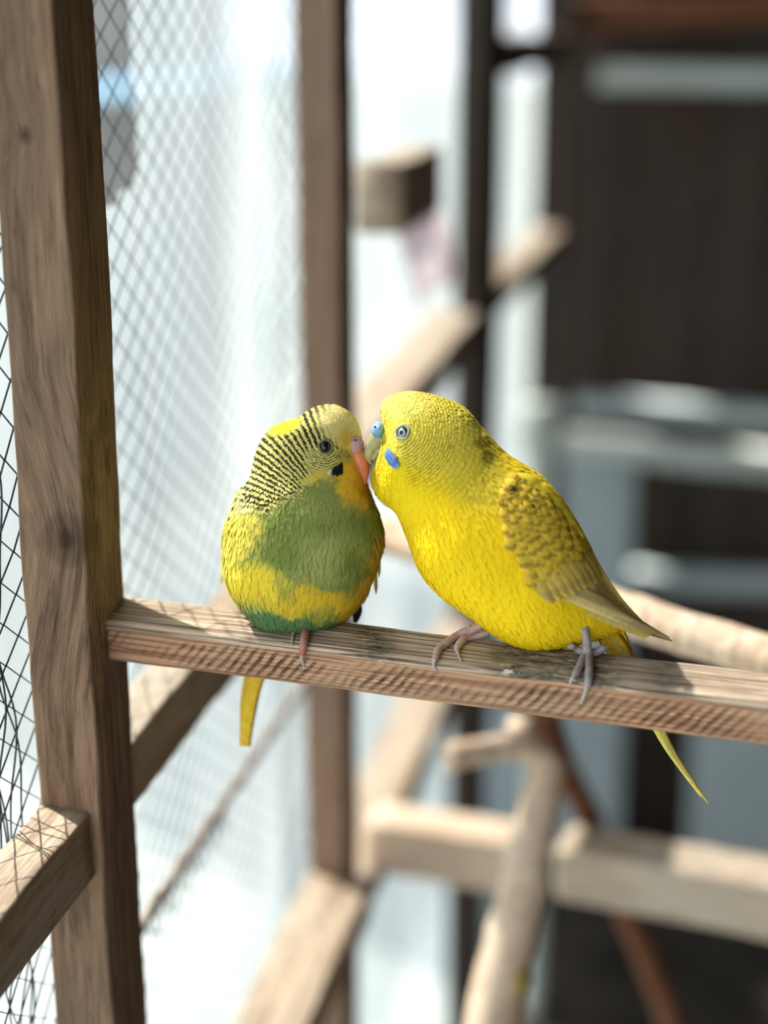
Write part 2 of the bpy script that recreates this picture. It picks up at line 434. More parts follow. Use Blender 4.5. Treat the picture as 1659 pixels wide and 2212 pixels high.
# wooden block and pink strip hanging by the netting beyond the second post
b0 = P(818, 430, 1.12); 
o = beam('wooden_block', b0, b0+Vector((.0, .16, 0)), .034, .050, M_rail, seed=71, bev=.003)
tag(o, 'short brown wooden block fixed to the netting beside the reddish post', 'block')
tp_ = NT('pale_pink_cloth'); tcp_ = tp_.n('ShaderNodeTexCoord').outputs['Object']
cp_ = tp_.mix(tp_.ramp(tp_.noise(tcp_, 30, 3), [(.35, 0.0), (.65, 1.0)]), lin(236, 220, 226), lin(246, 240, 242))
M_pink = tp_.done(tp_.n('ShaderNodeMixShader', {0: .65, 1: tp_.bsdf(cp_, .8, .2), 2: tp_.n('ShaderNodeBsdfTranslucent', {'Color': cp_}).outputs[0]}).outputs[0])
def strip():
    V = []; Fc = []; a = onX(925, 390, XW-.002); b = onX(920, 640, XW-.002); n = 20
    for j in range(n+1):
        t_ = j/n; c = a.lerp(b, t_)
        for k in range(7):
            u = k/6-.5; hw = .20*(.6+.4*math.sin(t_*2.2+.6))
            V.append(Vector((c.x+.010*math.cos(u*6+t_*3), c.y+u*hw, c.z))-a)
    for j in range(n):
        for k in range(6):
            q = j*7+k; Fc.append((q, q+1, q+8, q+7))
    o = mesh_obj('cloth_strip', V, Fc, M_pink); o.location = a
    md = o.modifiers.new('t', 'SOLIDIFY'); md.thickness = .0015
    return o
tag(strip(), 'pale pink cloth strip hanging on the netting by the wooden block', 'cloth')

# ------------------------------------------------------------------ other perches and branches
o = stick('round_perch', [P(800, 1152, .95), P(880, 1172, .92), P(1100, 1240, .86), P(1380, 1335, .79), P(1560, 1390, .755), P(1760, 1448, .72), P(1760, 1448, .72)+(P(1760, 1448, .72)-P(1560, 1390, .755))*4],
          [.0100, .0108, .0112, .0112, .0105, .0105, .0108], M_pale, seed=5, sides=14, m=80)
tag(o, 'pale round perch stick crossing behind the two budgies', 'perch')
xrail(812, 1805, 1165, 1862, 1.065, 118, M_pale, 'pale square perch reaching from the low rail to the forked stick', 73, name='square_perch', d=.042, Y2=1.05, grp='low square perches')
xrail(1222, 1858, 1790, 1968, 1.00, 128, M_rail, 'grey square perch running on right of the forked stick', 74, name='square_perch', d=.04, Y2=.95, grp='low square perches')
br = empty('forked_branch', P(1040, 2300, .93)); tag(br, 'peeled forked branch leaning across the low square perches', 'branch')
def child(o, par):
    o.parent = par; o.location = o.location-par.location; return o
M_lich = plain('olive_lichen', lin(150, 132, 58), .95, .1, .4, 300)
child(stick('main_stem', [P(1040, 2330, .92), P(1075, 2150, .925), P(1120, 1960, .93), P(1150, 1820, .94), P(1172, 1720, .95), P(1188, 1640, .955)], [.0165, .0160, .0150, .0138, .0118, .0100], M_pale, seed=6, sides=14, m=40), br)
child(stick('lichen', [P(1112, 2150, .9185), P(1120, 2115, .9180), P(1126, 2085, .9195)], [.0050, .0075, .0045], M_lich, sides=16, bump=.08, seed=14), br)
child(stick('side_arm', [P(1200, 1690, .955), P(1175, 1640, .955), P(1110, 1612, .95), P(1040, 1622, .94), P(968, 1638, .93)], [.007, .0085, .0080, .0082, .0095], M_pale, seed=7, m=34), br)
child(stick('stub', [P(1150, 1628, .955), P(1135, 1590, .955), P(1120, 1560, .95)], [.0075, .007, .0085], M_pale, seed=8), br)
o = stick('brown_branch', [P(1170, 1540, 1.06), P(1215, 1660, 1.10), P(1270, 1760, 1.15), P(1330, 1920, 1.2), P(1400, 2080, 1.25), P(1470, 2260, 1.3)], [.012, .0105, .0095, .009, .0095, .010], M_bark, seed=9, m=40)
tag(o, 'dark rust brown branch slanting down behind the low square perch', 'branch')

# ------------------------------------------------------------------ main perch
def perch_material():
    t = NT('sawn_batten'); tc = t.n('ShaderNodeTexCoord').outputs['Object']
    top = t.n('ShaderNodeAttribute', attribute_name='top').outputs['Fac']
    moss = t.n('ShaderNodeAttribute', attribute_name='moss').outputs['Fac']
    sep = t.n('ShaderNodeSeparateXYZ', {0: tc}); X, Y, Z = sep.outputs
    ridg = t.noise(t.mapping(tc, (900, 900, 14)), 1.0, 3, .5)
    ridg2 = t.noise(t.mapping(tc, (2600, 2600, 110)), 1.0, 3, .55)
    wide = t.noise(t.mapping(tc, (120, 120, 22)), 1.0, 4, .6)
    fine = t.noise(t.mapping(tc, (900, 900, 300)), 1.0, 4, .6)
    # front: red brown sawn face with slanting saw strokes broken by the grain
    cf = t.mix(t.ramp(ridg, [(.40, 0.0), (.60, 1.0)]), lin(150, 108, 82), lin(206, 164, 130))
    dz = t.noise(t.mapping(tc, (70, 70, 70)), 1.0, 2)
    ph = t.math('ADD', t.math('MULTIPLY', t.math('ADD', Z, t.math('MULTIPLY', Y, -.80)), 2*math.pi/.0043), t.math('MULTIPLY', dz, 6.0))
    st = t.ramp(t.math('MULTIPLY_ADD', t.math('SINE', ph), .5, .5), [(.45, 0.0), (.85, 1.0)])
    dash = t.ramp(ridg2, [(.46, 0.0), (.54, 1.0)])
    edge = t.n('ShaderNodeAttribute', attribute_name='mid').outputs['Fac']
    patch = t.ramp(t.noise(t.mapping(tc, (60, 60, 26)), 1.0, 3), [(.40, .1), (.58, 1.0)])
    mk = t.math('MULTIPLY', t.math('MULTIPLY', t.math('MULTIPLY', st, t.math('MULTIPLY_ADD', dash, .5, .5)), edge), patch)
    cf = t.mix(t.math('MULTIPLY', mk, .92), cf, lin(60, 32, 22))
    cf = t.mix(t.ramp(wide, [(.42, 0.0), (.66, .5)]), cf, lin(150, 128, 106))
    # top: weathered grey ridges
    cg = t.mix(t.ramp(ridg, [(.42, 0.0), (.57, 1.0)]), lin(102, 80, 62), lin(216, 194, 168))
    cg = t.mix(t.ramp(wide, [(.4, 0.0), (.65, .55)]), cg, lin(168, 150, 128))
    mm = t.math('MULTIPLY', moss, t.ramp(t.noise(t.mapping(tc, (260, 260, 90)), 1.0, 5, .65), [(.38, 0.25), (.56, 1.0)]))
    cg = t.mix(mm, cg, t.mix(t.ramp(fine, [(.4, 0.0), (.62, 1.0)]), lin(50, 48, 38), lin(122, 118, 96)))
    spk = t.ramp(t.noise(t.mapping(tc, (420, 420, 130)), 1.0, 3), [(.64, 0.0), (.70, 1.0)])
    cg = t.mix(t.math('MULTIPLY', spk, moss), cg, lin(214, 214, 204))
    tt = t.ramp(t.math('ADD', top, t.math('MULTIPLY', t.math('SUBTRACT', wide, .5), .6)), [(.42, 0.0), (.58, 1.0)])
    c = t.mix(tt, cf, cg)
    h = t.math('ADD', t.math('MULTIPLY', ridg, 1.0), t.math('ADD', t.math('MULTIPLY', fine, .4), t.math('MULTIPLY', mk, -.9)))
    return t.done(t.bsdf(c, .85, .2, t.bump(h, .8, .0012)))
M_perch = perch_material()
PA, PB = P(228, 1352, .6475), P(1800, 1548, .5635)
PA, PB = PA+(PB-PA)*((XW-.0012-PA.x)/(PB.x-PA.x)), PA+(PB-PA)*((.799-PA.x)/(PB.x-PA.x))
PWD, PHT, PROLL = .0228, .0188, math.radians(-8)
perch = beam('rough_perch', PA, PB, PWD, PHT, M_perch, roll=0, bev=.0028, rough=.00045, seg=.0035, seed=81)
tag(perch, 'rough sawn wooden perch on which both budgies sit', 'perch')
# roll about its own axis so that the top leans to the camera
zl = (PB-PA).normalized(); yl = (Vector((0, 0, 1))-zl*zl.z).normalized(); xl = yl.cross(zl)
Rm = Matrix((xl, yl, zl)).transposed()
# camera side is +/-x: choose the roll sign that tips the top face towards the camera
tocam = (CAM-(PA+PB)/2).normalized()
best = None
for sgn in (1, -1):
    R2 = Rm @ Matrix.Rotation(sgn*abs(PROLL), 3, 'Z'); s_ = (R2 @ Vector((0, 1, 0))).dot(tocam)
    if best is None or s_ > best[0]: best = (s_, R2)
RP = best[1]; perch.matrix_world = Matrix.Translation(PA) @ RP.to_4x4()
UPP = RP @ Vector((0, 1, 0)); XP = RP @ Vector((1, 0, 0)); XS = 1 if XP.dot(tocam) > 0 else -1; FRN = XP*XS
def band(v, a, b, s): return float(sstep(np.array(v), a-s, a+s)*(1-sstep(np.array(v), b-s, b+s)))
at_t, at_m, at_e = [], [], []
LP = (PB-PA).length
for v in perch.data.vertices:
    q = v.co; n_t = (q.y/(PHT/2)); n_f = q.x*XS/(PWD/2)
    tp = 1.0 if (q.y > PHT/2-.0012) else float(np.clip(.5+(q.y-(PHT/2-.0030))/.003, 0, 1))
    at_t.append(tp)
    px = project(PA+RP @ q)[0]
    at_m.append(max(band(px, 1060, 1330, 50), .9*band(px, 770, 850, 30), .55*band(px, 1400, 1480, 40)))
    at_e.append(float(sstep(np.array(q.y), -.0078, -.0055)*(1-sstep(np.array(q.y), .0035, .0062))))
for nm, vals in (('top', at_t), ('moss', at_m), ('mid', at_e)):
    a_ = perch.data.attributes.new(nm, 'FLOAT', 'POINT'); a_.data.foreach_set('value', vals)
# white droppings and splinters stuck to the front of the perch
def perch_hit(px, py, lift=0.0):
    """camera ray against the two visible faces of the perch"""
    v = ray(px, py); mid = PA
    ts = []
    for n_, hh in ((UPP, PHT/2), (FRN, PWD/2)):
        ts.append(((mid+n_*(hh+lift))-CAM).dot(n_)/v.dot(n_))
    return max(ts)
M_drop = plain('white_dropping', lin(222, 218, 206), .8, .2, .1, 900)
for i, (px, py, r) in enumerate(((676, 1466, 15), (1480, 1556, 13), (1300, 1528, 9), (1168, 1530, 7), (1186, 1531, 8), (1106, 1412, 11), (1640, 1580, 8))):
    d = perch_hit(px, py); c = P(px, py, d); s = d/FPX*r; V = []; Fc = []
    n = 10
    V.append(FRN*s*.25)
    for k in range(n):
        a = 2*math.pi*k/n; rr = s*(.7+.5*random.random())
        V.append(zl*math.cos(a)*rr*.8+UPP*math.sin(a)*rr-FRN*s*.12)
    Fc = [(0, 1+k, 1+(k+1) % n) for k in range(n)]
    o = mesh_obj('dropping', V, Fc, M_drop, perch); o.matrix_world = Matrix.Translation(c)
    o.matrix_parent_inverse = perch.matrix_world.inverted()

# ================================================================== birds
class Bird:
    def __init__(s, name, ox, oy, d, stations, nt=90, nth=72):
        s.d = d; s.s = d/FPX
        s.root = empty(name, P(ox, oy, d))
        arr = spline(stations, nt)              # top x,y, bottom x,y, half depth, depth centre
        th = np.arange(nth)/nth*2*np.pi
        tx, ty, bx, by, hd, wc = [arr[:, k][:, None] for k in range(6)]
        hd = np.maximum(hd, .5)
        co, si = np.cos(th)[None], np.sin(th)[None]
        ex = .92
        cs = np.sign(co)*np.abs(co)**ex; sn = np.sign(si)*np.abs(si)**ex
        bow = (arr[:, 6] if arr.shape[1] > 6 else np.zeros(nt))[:, None]
        X = (tx+bx)/2+cs*(tx-bx)/2+bow*sn*sn; Y = (ty+by)/2+cs*(ty-by)/2; Wd = wc+sn*hd
        s.G = np.stack([X, Y, Wd], -1)          # nt, nth, 3 in picture pixels
        fr = s.G[:, (si[0] > .02)].reshape(-1, 3); s.front = fr
    def to3(s, p): return P(p[0], p[1], s.d-p[2]*s.s)-s.root.location
    def surf(s, x, y, side=1):
        dd = (s.front[:, 0]-x)**2+(s.front[:, 1]-y)**2; k = np.argsort(dd)[:6]; w = 1/(dd[k]+1.0)
        return float((s.front[k, 2]*w).sum()/w.sum())
    def top(s, x, y, r=9):
        k = (s.front[:, 0]-x)**2+(s.front[:, 1]-y)**2 < r*r
        return float(s.front[k, 2].max()) if k.any() else s.surf(x, y)
    def normal_px(s, x, y):
        e = 6
        dx = (s.surf(x+e, y)-s.surf(x-e, y))/(2*e); dy = (s.surf(x, y+e)-s.surf(x, y-e))/(2*e)
        n = np.array([-dx, -dy, 1.0]); return n/np.linalg.norm(n)

def paint(o, px, colfun):
    """plumage colours and bar pattern as point attributes (px: n x 3 picture coordinates)"""
    col, bar, ph, mk = colfun(px)
    n = len(px)
    a = o.data.attributes.new('plume', 'FLOAT_COLOR', 'POINT'); a.data.foreach_set('color', np.concatenate([col, np.ones((n, 1))], 1).astype(np.float32).ravel())
    a = o.data.attributes.new('barcol', 'FLOAT_COLOR', 'POINT'); a.data.foreach_set('color', np.concatenate([bar, np.ones((n, 1))], 1).astype(np.float32).ravel())
    a = o.data.attributes.new('phase', 'FLOAT', 'POINT'); a.data.foreach_set('value', ph.astype(np.float32))
    a = o.data.attributes.new('barmask', 'FLOAT', 'POINT'); a.data.foreach_set('value', mk.astype(np.float32))

def plumage_material(name, duty=.5, sheen=.15):
    t = NT(name); tc = t.n('ShaderNodeTexCoord').outputs['Object']
    c0 = t.n('ShaderNodeAttribute', attribute_name='plume').outputs['Color']
    cb = t.n('ShaderNodeAttribute', attribute_name='barcol').outputs['Color']
    ph = t.n('ShaderNodeAttribute', attribute_name='phase').outputs['Fac']
    mk = t.n('ShaderNodeAttribute', attribute_name='barmask').outputs['Fac']
    nz = t.noise(tc, 420, 3)
    nz2 = t.noise(tc, 900, 3)
    p2 = t.math('ADD', ph, t.math('MULTIPLY', t.math('SUBTRACT', nz, .5), .75))
    sn = t.math('SINE', t.math('MULTIPLY', p2, 2*math.pi))
    b = t.ramp(t.math('MULTIPLY_ADD', sn, .5, .5), [(duty-.12, 0.0), (duty+.14, 1.0)])
    b = t.math('MULTIPLY', b, t.ramp(nz2, [(.30, .35), (.45, 1.0)]))
    c = t.mix(t.math('MULTIPLY', b, mk), c0, cb)
    v = t.ramp(t.noise(tc, 1400, 2), [(.3, .92), (.7, 1.0)])
    c = t.mix(1.0, c, v, 'MULTIPLY')
    pb = t.bsdf(c, .85, .12)
    tr = t.n('ShaderNodeBsdfTranslucent', {'Color': c}).outputs[0]
    return t.done(t.n('ShaderNodeMixShader', {0: .08, 1: pb, 2: tr}).outputs[0])

def body_mesh(B, mat, colfun, name='body'):
    G = B.G; nt, nth, _ = G.shape
    V = [B.to3(p) for p in G.reshape(-1, 3)]; Fc = []
    for i in range(nt-1):
        for k in range(nth):
            k2 = (k+1) % nth; Fc.append((i*nth+k, (i+1)*nth+k, (i+1)*nth+k2, i*nth+k2))
    Fc.append(tuple(range(nth))); Fc.append(tuple((nt-1)*nth+k for k in range(nth-1, -1, -1)))
    o = mesh_obj(name, V, Fc, mat, B.root); paint(o, G.reshape(-1, 3), colfun)
    return o

def plumage(B, mat, colfun, N, flow, size, name='plumage', keep=None, seed=1):
    """thousands of small body feathers lying shingled along the flow, one joined part"""
    rng = np.random.default_rng(seed); G = B.G; nt, nth, _ = G.shape
    A = G[:-1]; Bq = G[1:]; Dn = np.roll(G, -1, 1)
    e1 = Bq-A; e2 = Dn[:-1]-A; nr = np.cross(e1, e2); ar = np.linalg.norm(nr, axis=2)
    mid = (A+Bq+Dn[:-1]+Dn[1:])/4
    L0, W0, lift0 = size(mid.reshape(-1, 3))
    wgt = ar.ravel()/(L0*W0); 
    # prefer the half that is turned to the viewer's side of the perch, keep the far half sparser
    wgt = wgt*np.where(mid.reshape(-1, 3)[:, 2] < -25, .35, 1.0)
    idx = rng.choice(len(wgt), N, p=wgt/wgt.sum())
    i, k = idx//nth, idx % nth
    u, v = rng.random(N)[:, None], rng.random(N)[:, None]
    p = (A[i, k]*(1-u)+Bq[i, k]*u)*(1-v)+(Dn[:-1][i, k]*(1-u)+Dn[1:][i, k]*u)*v
    cen = G.mean(1)[i]
    n = nr[i, k]/np.maximum(ar[i, k], 1e-6)[:, None]
    n = np.where(((p-cen)*n).sum(1)[:, None] < 0, -n, n)
    f = flow(p); f = f+rng.normal(0, .13, f.shape)
    f = f-(f*n).sum(1)[:, None]*n; f /= np.maximum(np.linalg.norm(f, axis=1), 1e-6)[:, None]
    c = np.cross(n, f)
    L, Wd, lift = size(p); jit = rng.uniform(.8, 1.25, N); L = L*jit; Wd = Wd*rng.uniform(.85, 1.15, N)
    if keep is not None:
        kk = keep(p); p, n, f, c, L, Wd, lift = [q[kk] for q in (p, n, f, c, L, Wd, lift)]
    M = len(p); rows = 5; V = np.zeros((M, rows, 3, 3))
    prof = [.55, .95, 1.0, .72, .12]
    lf = lift*rng.uniform(.5, 1.5, M)
    for r in range(rows):
        t = r/(rows-1)
        base = p+f*(L*(t-.35))[:, None]+n*(lf*(.15+t**1.4) - 1.2*(1-t))[:, None]
        for q, sx in enumerate((-1, 0, 1)):
            V[:, r, q] = base+c*(Wd*prof[r]*sx*.5)[:, None]+n*(Wd*.05*(1-abs(sx)))[:, None]
    PX = V.reshape(-1, 3)
    # vectorised perspective placement
    d = B.d-PX[:, 2]*B.s
    Wp = np.array(CAM)+d[:, None]*(np.array(FWD)+np.array(RGT)*((PX[:, 0]-IW/2)/FPX)[:, None]-np.array(UPV)*((PX[:, 1]-IH/2)/FPX)[:, None])-np.array(B.root.location)
    q0 = np.array([(r*3+q, r*3+q+1, (r+1)*3+q+1, (r+1)*3+q) for r in range(rows-1) for q in range(2)])
    Fq = (np.arange(M)[:, None, None]*rows*3+q0[None]).reshape(-1, 4)
    me = bpy.data.meshes.new(name); me.vertices.add(len(Wp)); me.vertices.foreach_set('co', Wp.astype(np.float32).ravel())
    me.loops.add(len(Fq)*4); me.loops.foreach_set('vertex_index', Fq.astype(np.int32).ravel())
    me.polygons.add(len(Fq)); me.polygons.foreach_set('loop_start', np.arange(0, len(Fq)*4, 4, dtype=np.int32))
    me.update(calc_edges=True); me.validate(); smooth(me); me.materials.append(mat)
    o = bpy.data.objects.new(name, me); C.objects.link(o); o.parent = B.root; o['kind'] = 'stuff'
    # each feather takes its colour from where it sits, bars run across it
    root_px = np.repeat(p[:, None, :], rows*3, 1).reshape(-1, 3)*.35+PX*.65
    paint(o, root_px, colfun)
    return o

def blob(p, cx, cy, rx, ry, soft=.35, rot=0.0):
    x, y = p[:, 0]-cx, p[:, 1]-cy; c, s = math.cos(rot), math.sin(rot)
    x, y = x*c+y*s, -x*s+y*c
    r = np.sqrt((x/rx)**2+(y/ry)**2); return 1-sstep(r, 1-soft, 1+soft)
def nz(p, sc, seed=0.0):
    return np.array([noise.noise(Vector((q[0]*sc+seed, q[1]*sc, q[2]*sc))) for q in p])
def lerp(a, col, m):
    return a*(1-m[:, None])+np.array(lin(*col))[None]*m[:, None]

# ------------------------------------------------------------------ small bird parts
def ellipsoid(name, B, c, r, mat, nx=(1, 0, 0), ny=(0, 1, 0), parent=None, seg=20, ring=12):
    """ellipsoid at picture point c with radii r along nx, ny (picture vectors) and their normal"""
    ax = np.array(nx, float); ax /= np.linalg.norm(ax); ay = np.array(ny, float); ay -= ax*ax.dot(ay); ay /= np.linalg.norm(ay); az = np.cross(ax, ay)
    V = []; Fc = []
    c = np.array(c, float)
    o3 = B.to3(c); X3, Y3, Z3 = [(B.to3(c+a)-o3) for a in (ax, ay, az)]
    for j in range(1, ring):
        ph = math.pi*j/ring
        for k in range(seg):
            th = 2*math.pi*k/seg; V.append(Vector((math.sin(ph)*math.cos(th), math.sin(ph)*math.sin(th), math.cos(ph))))
    V += [Vector((0, 0, 1)), Vector((0, 0, -1))]; n = len(V)
    for j in range(ring-2):
        for k in range(seg):
            a, b = j*seg+k, j*seg+(k+1) % seg; Fc.append((a, a+seg, b+seg, b))
    for k in range(seg):
        Fc.append((n-2, k, (k+1) % seg)); Fc.append((n-1, (ring-2)*seg+(k+1) % seg, (ring-2)*seg+k))
    o = mesh_obj(name, V, Fc, mat, parent or B.root)
    Mx = Matrix((X3*r[0], Y3*r[1], Z3*r[2])).transposed().to_4x4(); Mx.translation = o3
    o.matrix_basis = Mx
    return o

def ring_part(name, B, c, R, r, n, mat, parent=None, seg=28):
    n = np.array(n, float); n /= np.linalg.norm(n); a = np.cross(n, (0, 1, 0)); a /= np.linalg.norm(a); b = np.cross(n, a)
    V = []; Fc = []; sd = 8
    for k in range(seg):
        th = 2*math.pi*k/seg; dr = a*math.cos(th)+b*math.sin(th)
        for q in range(sd):
            ph = 2*math.pi*q/sd
            wob = 1+.05*math.sin(th*5)
            V.append(B.to3(np.array(c)+dr*(R+r*math.cos(ph))*wob+n*r*math.sin(ph)*.6))
    for k in range(seg):
        for q in range(sd):
            k2, q2 = (k+1) % seg, (q+1) % sd; Fc.append((k*sd+q, k2*sd+q, k2*sd+q2, k*sd+q2))
    return mesh_obj(name, V, Fc, mat, parent or B.root)

def tube_px(name, B, pts, rad, mat, parent=None, sides=10, m=None, flat=1.0):
    arr = spline([(*p, r) for p, r in zip(pts, rad)], m or len(pts)*5)
    V, Fc = tube_geo([B.to3(a[:3]) for a in arr], [max(a[3], .15)*B.s for a in arr], sides, flat=flat)
    return mesh_obj(name, V, Fc, mat, parent or B.root)

def eye_material(name, rings):
    t = NT(name); tc = t.n('ShaderNodeTexCoord').outputs['Object']
    sep = t.n('ShaderNodeSeparateXYZ', {0: tc})
    r = t.math('SQRT', t.math('ADD', t.math('POWER', sep.outputs[0], 2.0), t.math('POWER', sep.outputs[1], 2.0)))
    return t.done(t.bsdf(t.ramp(r, rings), .25, .5))

# unit feathers shared by every wing feather: y 0..1 along, x across
def feather_mesh(name, prof, mat, arch=.12, curl=.06, rows=6):
    V = []; Fc = []
    for r in range(rows):
        t = r/(rows-1); w = np.interp(t, [q[0] for q in prof], [q[1] for q in prof])
        for q, sx in enumerate((-1, 0, 1)):
            V.append((sx*w*.5, t, arch*w*(1-abs(sx))-curl*t*t))
    for r in range(rows-1):
        for q in range(2): a = r*3+q; Fc.append((a, a+1, a+4, a+3))
    me = bpy.data.meshes.new(name); me.from_pydata(V, [], Fc); me.update(); smooth(me); me.materials.append(mat); return me

def feather_material(name, base, mark, tip, shaft, t0=.52, t1=.80, bow=.55, edge=None, amount=.9):
    t = NT(name); tc = t.n('ShaderNodeTexCoord').outputs['Object']; sep = t.n('ShaderNodeSeparateXYZ', {0: tc})
    rnd = t.n('ShaderNodeObjectInfo').outputs['Random']
    x2 = t.math('POWER', sep.outputs[0], 2.0)
    tt = t.math('ADD', sep.outputs[1], t.math('MULTIPLY', x2, bow*2))
    tt = t.math('ADD', tt, t.math('MULTIPLY', t.math('SUBTRACT', t.noise(tc, 5, 3), .5), .14))
    mk = t.ramp(tt, [(t0-.06, 0.0), (t0+.05, amount), (t1-.05, amount), (t1+.04, 0.0)])
    barb = t.noise(t.mapping(tc, (3, 34, 3)), 1.0, 3)
    c = t.mix(t.ramp(tt, [(t0, 0.0), (t1+.08, 1.0)]), base, tip)
    c = t.mix(mk, c, mark)
    c = t.mix(t.ramp(t.math('ABSOLUTE', sep.outputs[0]), [(.0, .35), (.035, 0.0)]), c, shaft)
    if edge: c = t.mix(t.ramp(t.math('ABSOLUTE', sep.outputs[0]), [(.30, 0.0), (.44, .8)]), c, edge)
    c = t.mix(1.0, c, t.ramp(barb, [(.3, .88), (.7, 1.08)]), 'MULTIPLY')
    c = t.mix(1.0, c, t.ramp(rnd, [(0, .88), (1, 1.1)]), 'MULTIPLY')
    pb = t.bsdf(c, .75, .2); tr = t.n('ShaderNodeBsdfTranslucent', {'Color': c}).outputs[0]
    return t.done(t.n('ShaderNodeMixShader', {0: .15, 1: pb, 2: tr}).outputs[0])

def place_feather(B, me, p, f, n, L, W, parent, name='feather', keepf=False):
    f = np.array(f, float); n = np.array(n, float); n /= np.linalg.norm(n)
    if keepf: f /= np.linalg.norm(f); n -= f*f.dot(n); n /= np.linalg.norm(n)
    f -= n*f.dot(n); f /= np.linalg.norm(f); c = np.cross(f, n)
    o3 = B.to3(p); fx = B.to3(np.array(p)+c)-o3; fy = B.to3(np.array(p)+f)-o3; fz = B.to3(np.array(p)+n)-o3
    Mx = Matrix((fx*W, fy*L, fz*L)).transposed().to_4x4(); Mx.translation = o3
    o = bpy.data.objects.new(name, me); C.objects.link(o); o.parent = parent; o.matrix_basis = Mx
    return o

def foot_w(B, px, py, r):
    """depth coordinate of a toe of radius r lying on the perch at that place"""
    return (B.d-perch_hit(px, py, r*B.s))/B.s

def toe(B, parent, pts, rad, mat, mclaw, claw, name='toe', cr=None):
    P3 = [(x, y, foot_w(B, x, y, r*.8) if w is None else w) for (x, y, w), r in zip(pts, rad)]
    t = tube_px(name, B, P3, rad, mat, parent, 10)
    # ringed scales along the toe
    if claw:
        Pc = [P3[-1]]+[(x, y, foot_w(B, x, y, 1.5) if w is None else w) for (x, y, w) in claw]
        tube_px('claw', B, Pc, [rad[-1]*.75]+[rad[-1]*.5*(1-k/len(claw))+.6 for k in range(len(claw))], mclaw, t, 8)
    return t

def skin_material(name, a, b):
    t = NT(name); tc = t.n('ShaderNodeTexCoord').outputs['Object']
    v = t.n('ShaderNodeTexVoronoi', {'Vector': tc, 'Scale': 1500.0}).outputs['Distance']
    n = t.noise(tc, 180, 3)
    c = t.mix(t.ramp(n, [(.35, 0.0), (.65, 1.0)]), a, b)
    c = t.mix(t.ramp(v, [(.35, 0.0), (.7, .35)]), c, tuple(q*.5 for q in a))
    return t.done(t.bsdf(c, .55, .35, t.bump(v, -.5, .0003)))

M_black = plain('black_pupil', lin(14, 14, 16), .15, .6, .02, 50)

# ================================================================== yellow budgie (in profile, facing left)
YST = [(836, 938, 834, 968, 3, -62), (829, 906, 819, 992, 18, -62), (822, 886, 805, 1014, 34, -62), (836, 861, 803, 1046, 62, -60), (880, 846, 820, 1080, 94, -56), (940, 854, 848, 1102, 106, -50),
       (1000, 879, 862, 1122, 109, -44), (1042, 925, 876, 1155, 112, -36), (1092, 978, 892, 1200, 120, -28), (1160, 1022, 914, 1245, 127, -18),
       (1207, 1072, 955, 1291, 129, -8), (1246, 1135, 1010, 1330, 125, 0), (1275, 1195, 1080, 1379, 113, 5), (1298, 1245, 1150, 1403, 92, 5),
       (1322, 1292, 1230, 1396, 62, 0), (1345, 1332, 1300, 1378, 30, -10), (1345, 1352, 1330, 1366, 6, -14)]
YBOW = [0, 8, 12, 12, 5]
YST = [(*q, YBOW[i] if i < 5 else 0) for i, q in enumerate(YST)]
YB = Bird('budgerigar', 1150, 1400, .6, YST)
tag(YB.root, 'bright yellow budgie with blue cere nuzzling the green budgie', 'bird', 'budgies on the rough perch')

def ycol(p):
    n1 = nz(p, .012, 3.0); n2 = nz(p, .05, 9.0); N = len(p)
    col = np.tile(np.array(lin(254, 218, 30)), (N, 1))
    x, y = p[:, 0], p[:, 1]
    col = lerp(col, (238, 204, 26), np.clip(.5+n1*1.6, 0, 1)*.45)
    # head: paler, front crown cream, partly sunlight painted in
    head = sstep(-y*.8-(x-880)*.35, -960*.8+20, -900*.8+20)
    col = lerp(col, (240, 226, 92), blob(p, 930, 920, 150, 100, .4)*.8)
    col = lerp(col, (246, 232, 118), blob(p, 866, 868, 62, 40, .5)*.8)
    col = lerp(col, (246, 218, 30), blob(p, 850, 1055, 80, 55)*.9)
    col = lerp(col, (214, 172, 40), blob(p, 808, 1010, 16, 45, .6)*.6)
    # neck and mantle: duller olive yellow
    col = lerp(col, (214, 194, 62), blob(p, 1030, 1030, 110, 60, .5, .6)*.75)
    col = lerp(col, (96, 78, 22), np.maximum(blob(p, 1040, 955, 18, 13, .6), blob(p, 1052, 985, 15, 18, .6))*.7)
    col = lerp(col, (232, 206, 50), blob(p, 1150, 1020, 60, 40, .5, .7)*.7)
    bar = np.tile(np.array(lin(132, 110, 26)), (N, 1))
    dd = np.hypot(x-846, y-922)
    ph = dd/6.6
    rear = sstep(dd, 120, 165)
    ph = np.where(dd > 140, (140/6.6)+(dd-140)/12.0, ph)
    m = sstep(dd, 34, 48)*(1-sstep(dd, 215, 265))
    ang = np.arctan2(y-922, x-846)
    m = m*sstep(ang, -1.15, -.80)*(1-sstep(ang, 1.15, 1.42))
    m = m*np.where(dd > 120, 1-.35*rear, 1)*(1-blob(p, 866, 868, 55, 34, .5))
    m = m*(1-sstep(y-(x-846)*.30, 1015, 1065))
    m = m*np.where(dd > 140, .42, .66)*(1+.4*n2)
    return col, bar, ph, np.clip(m, 0, 1)

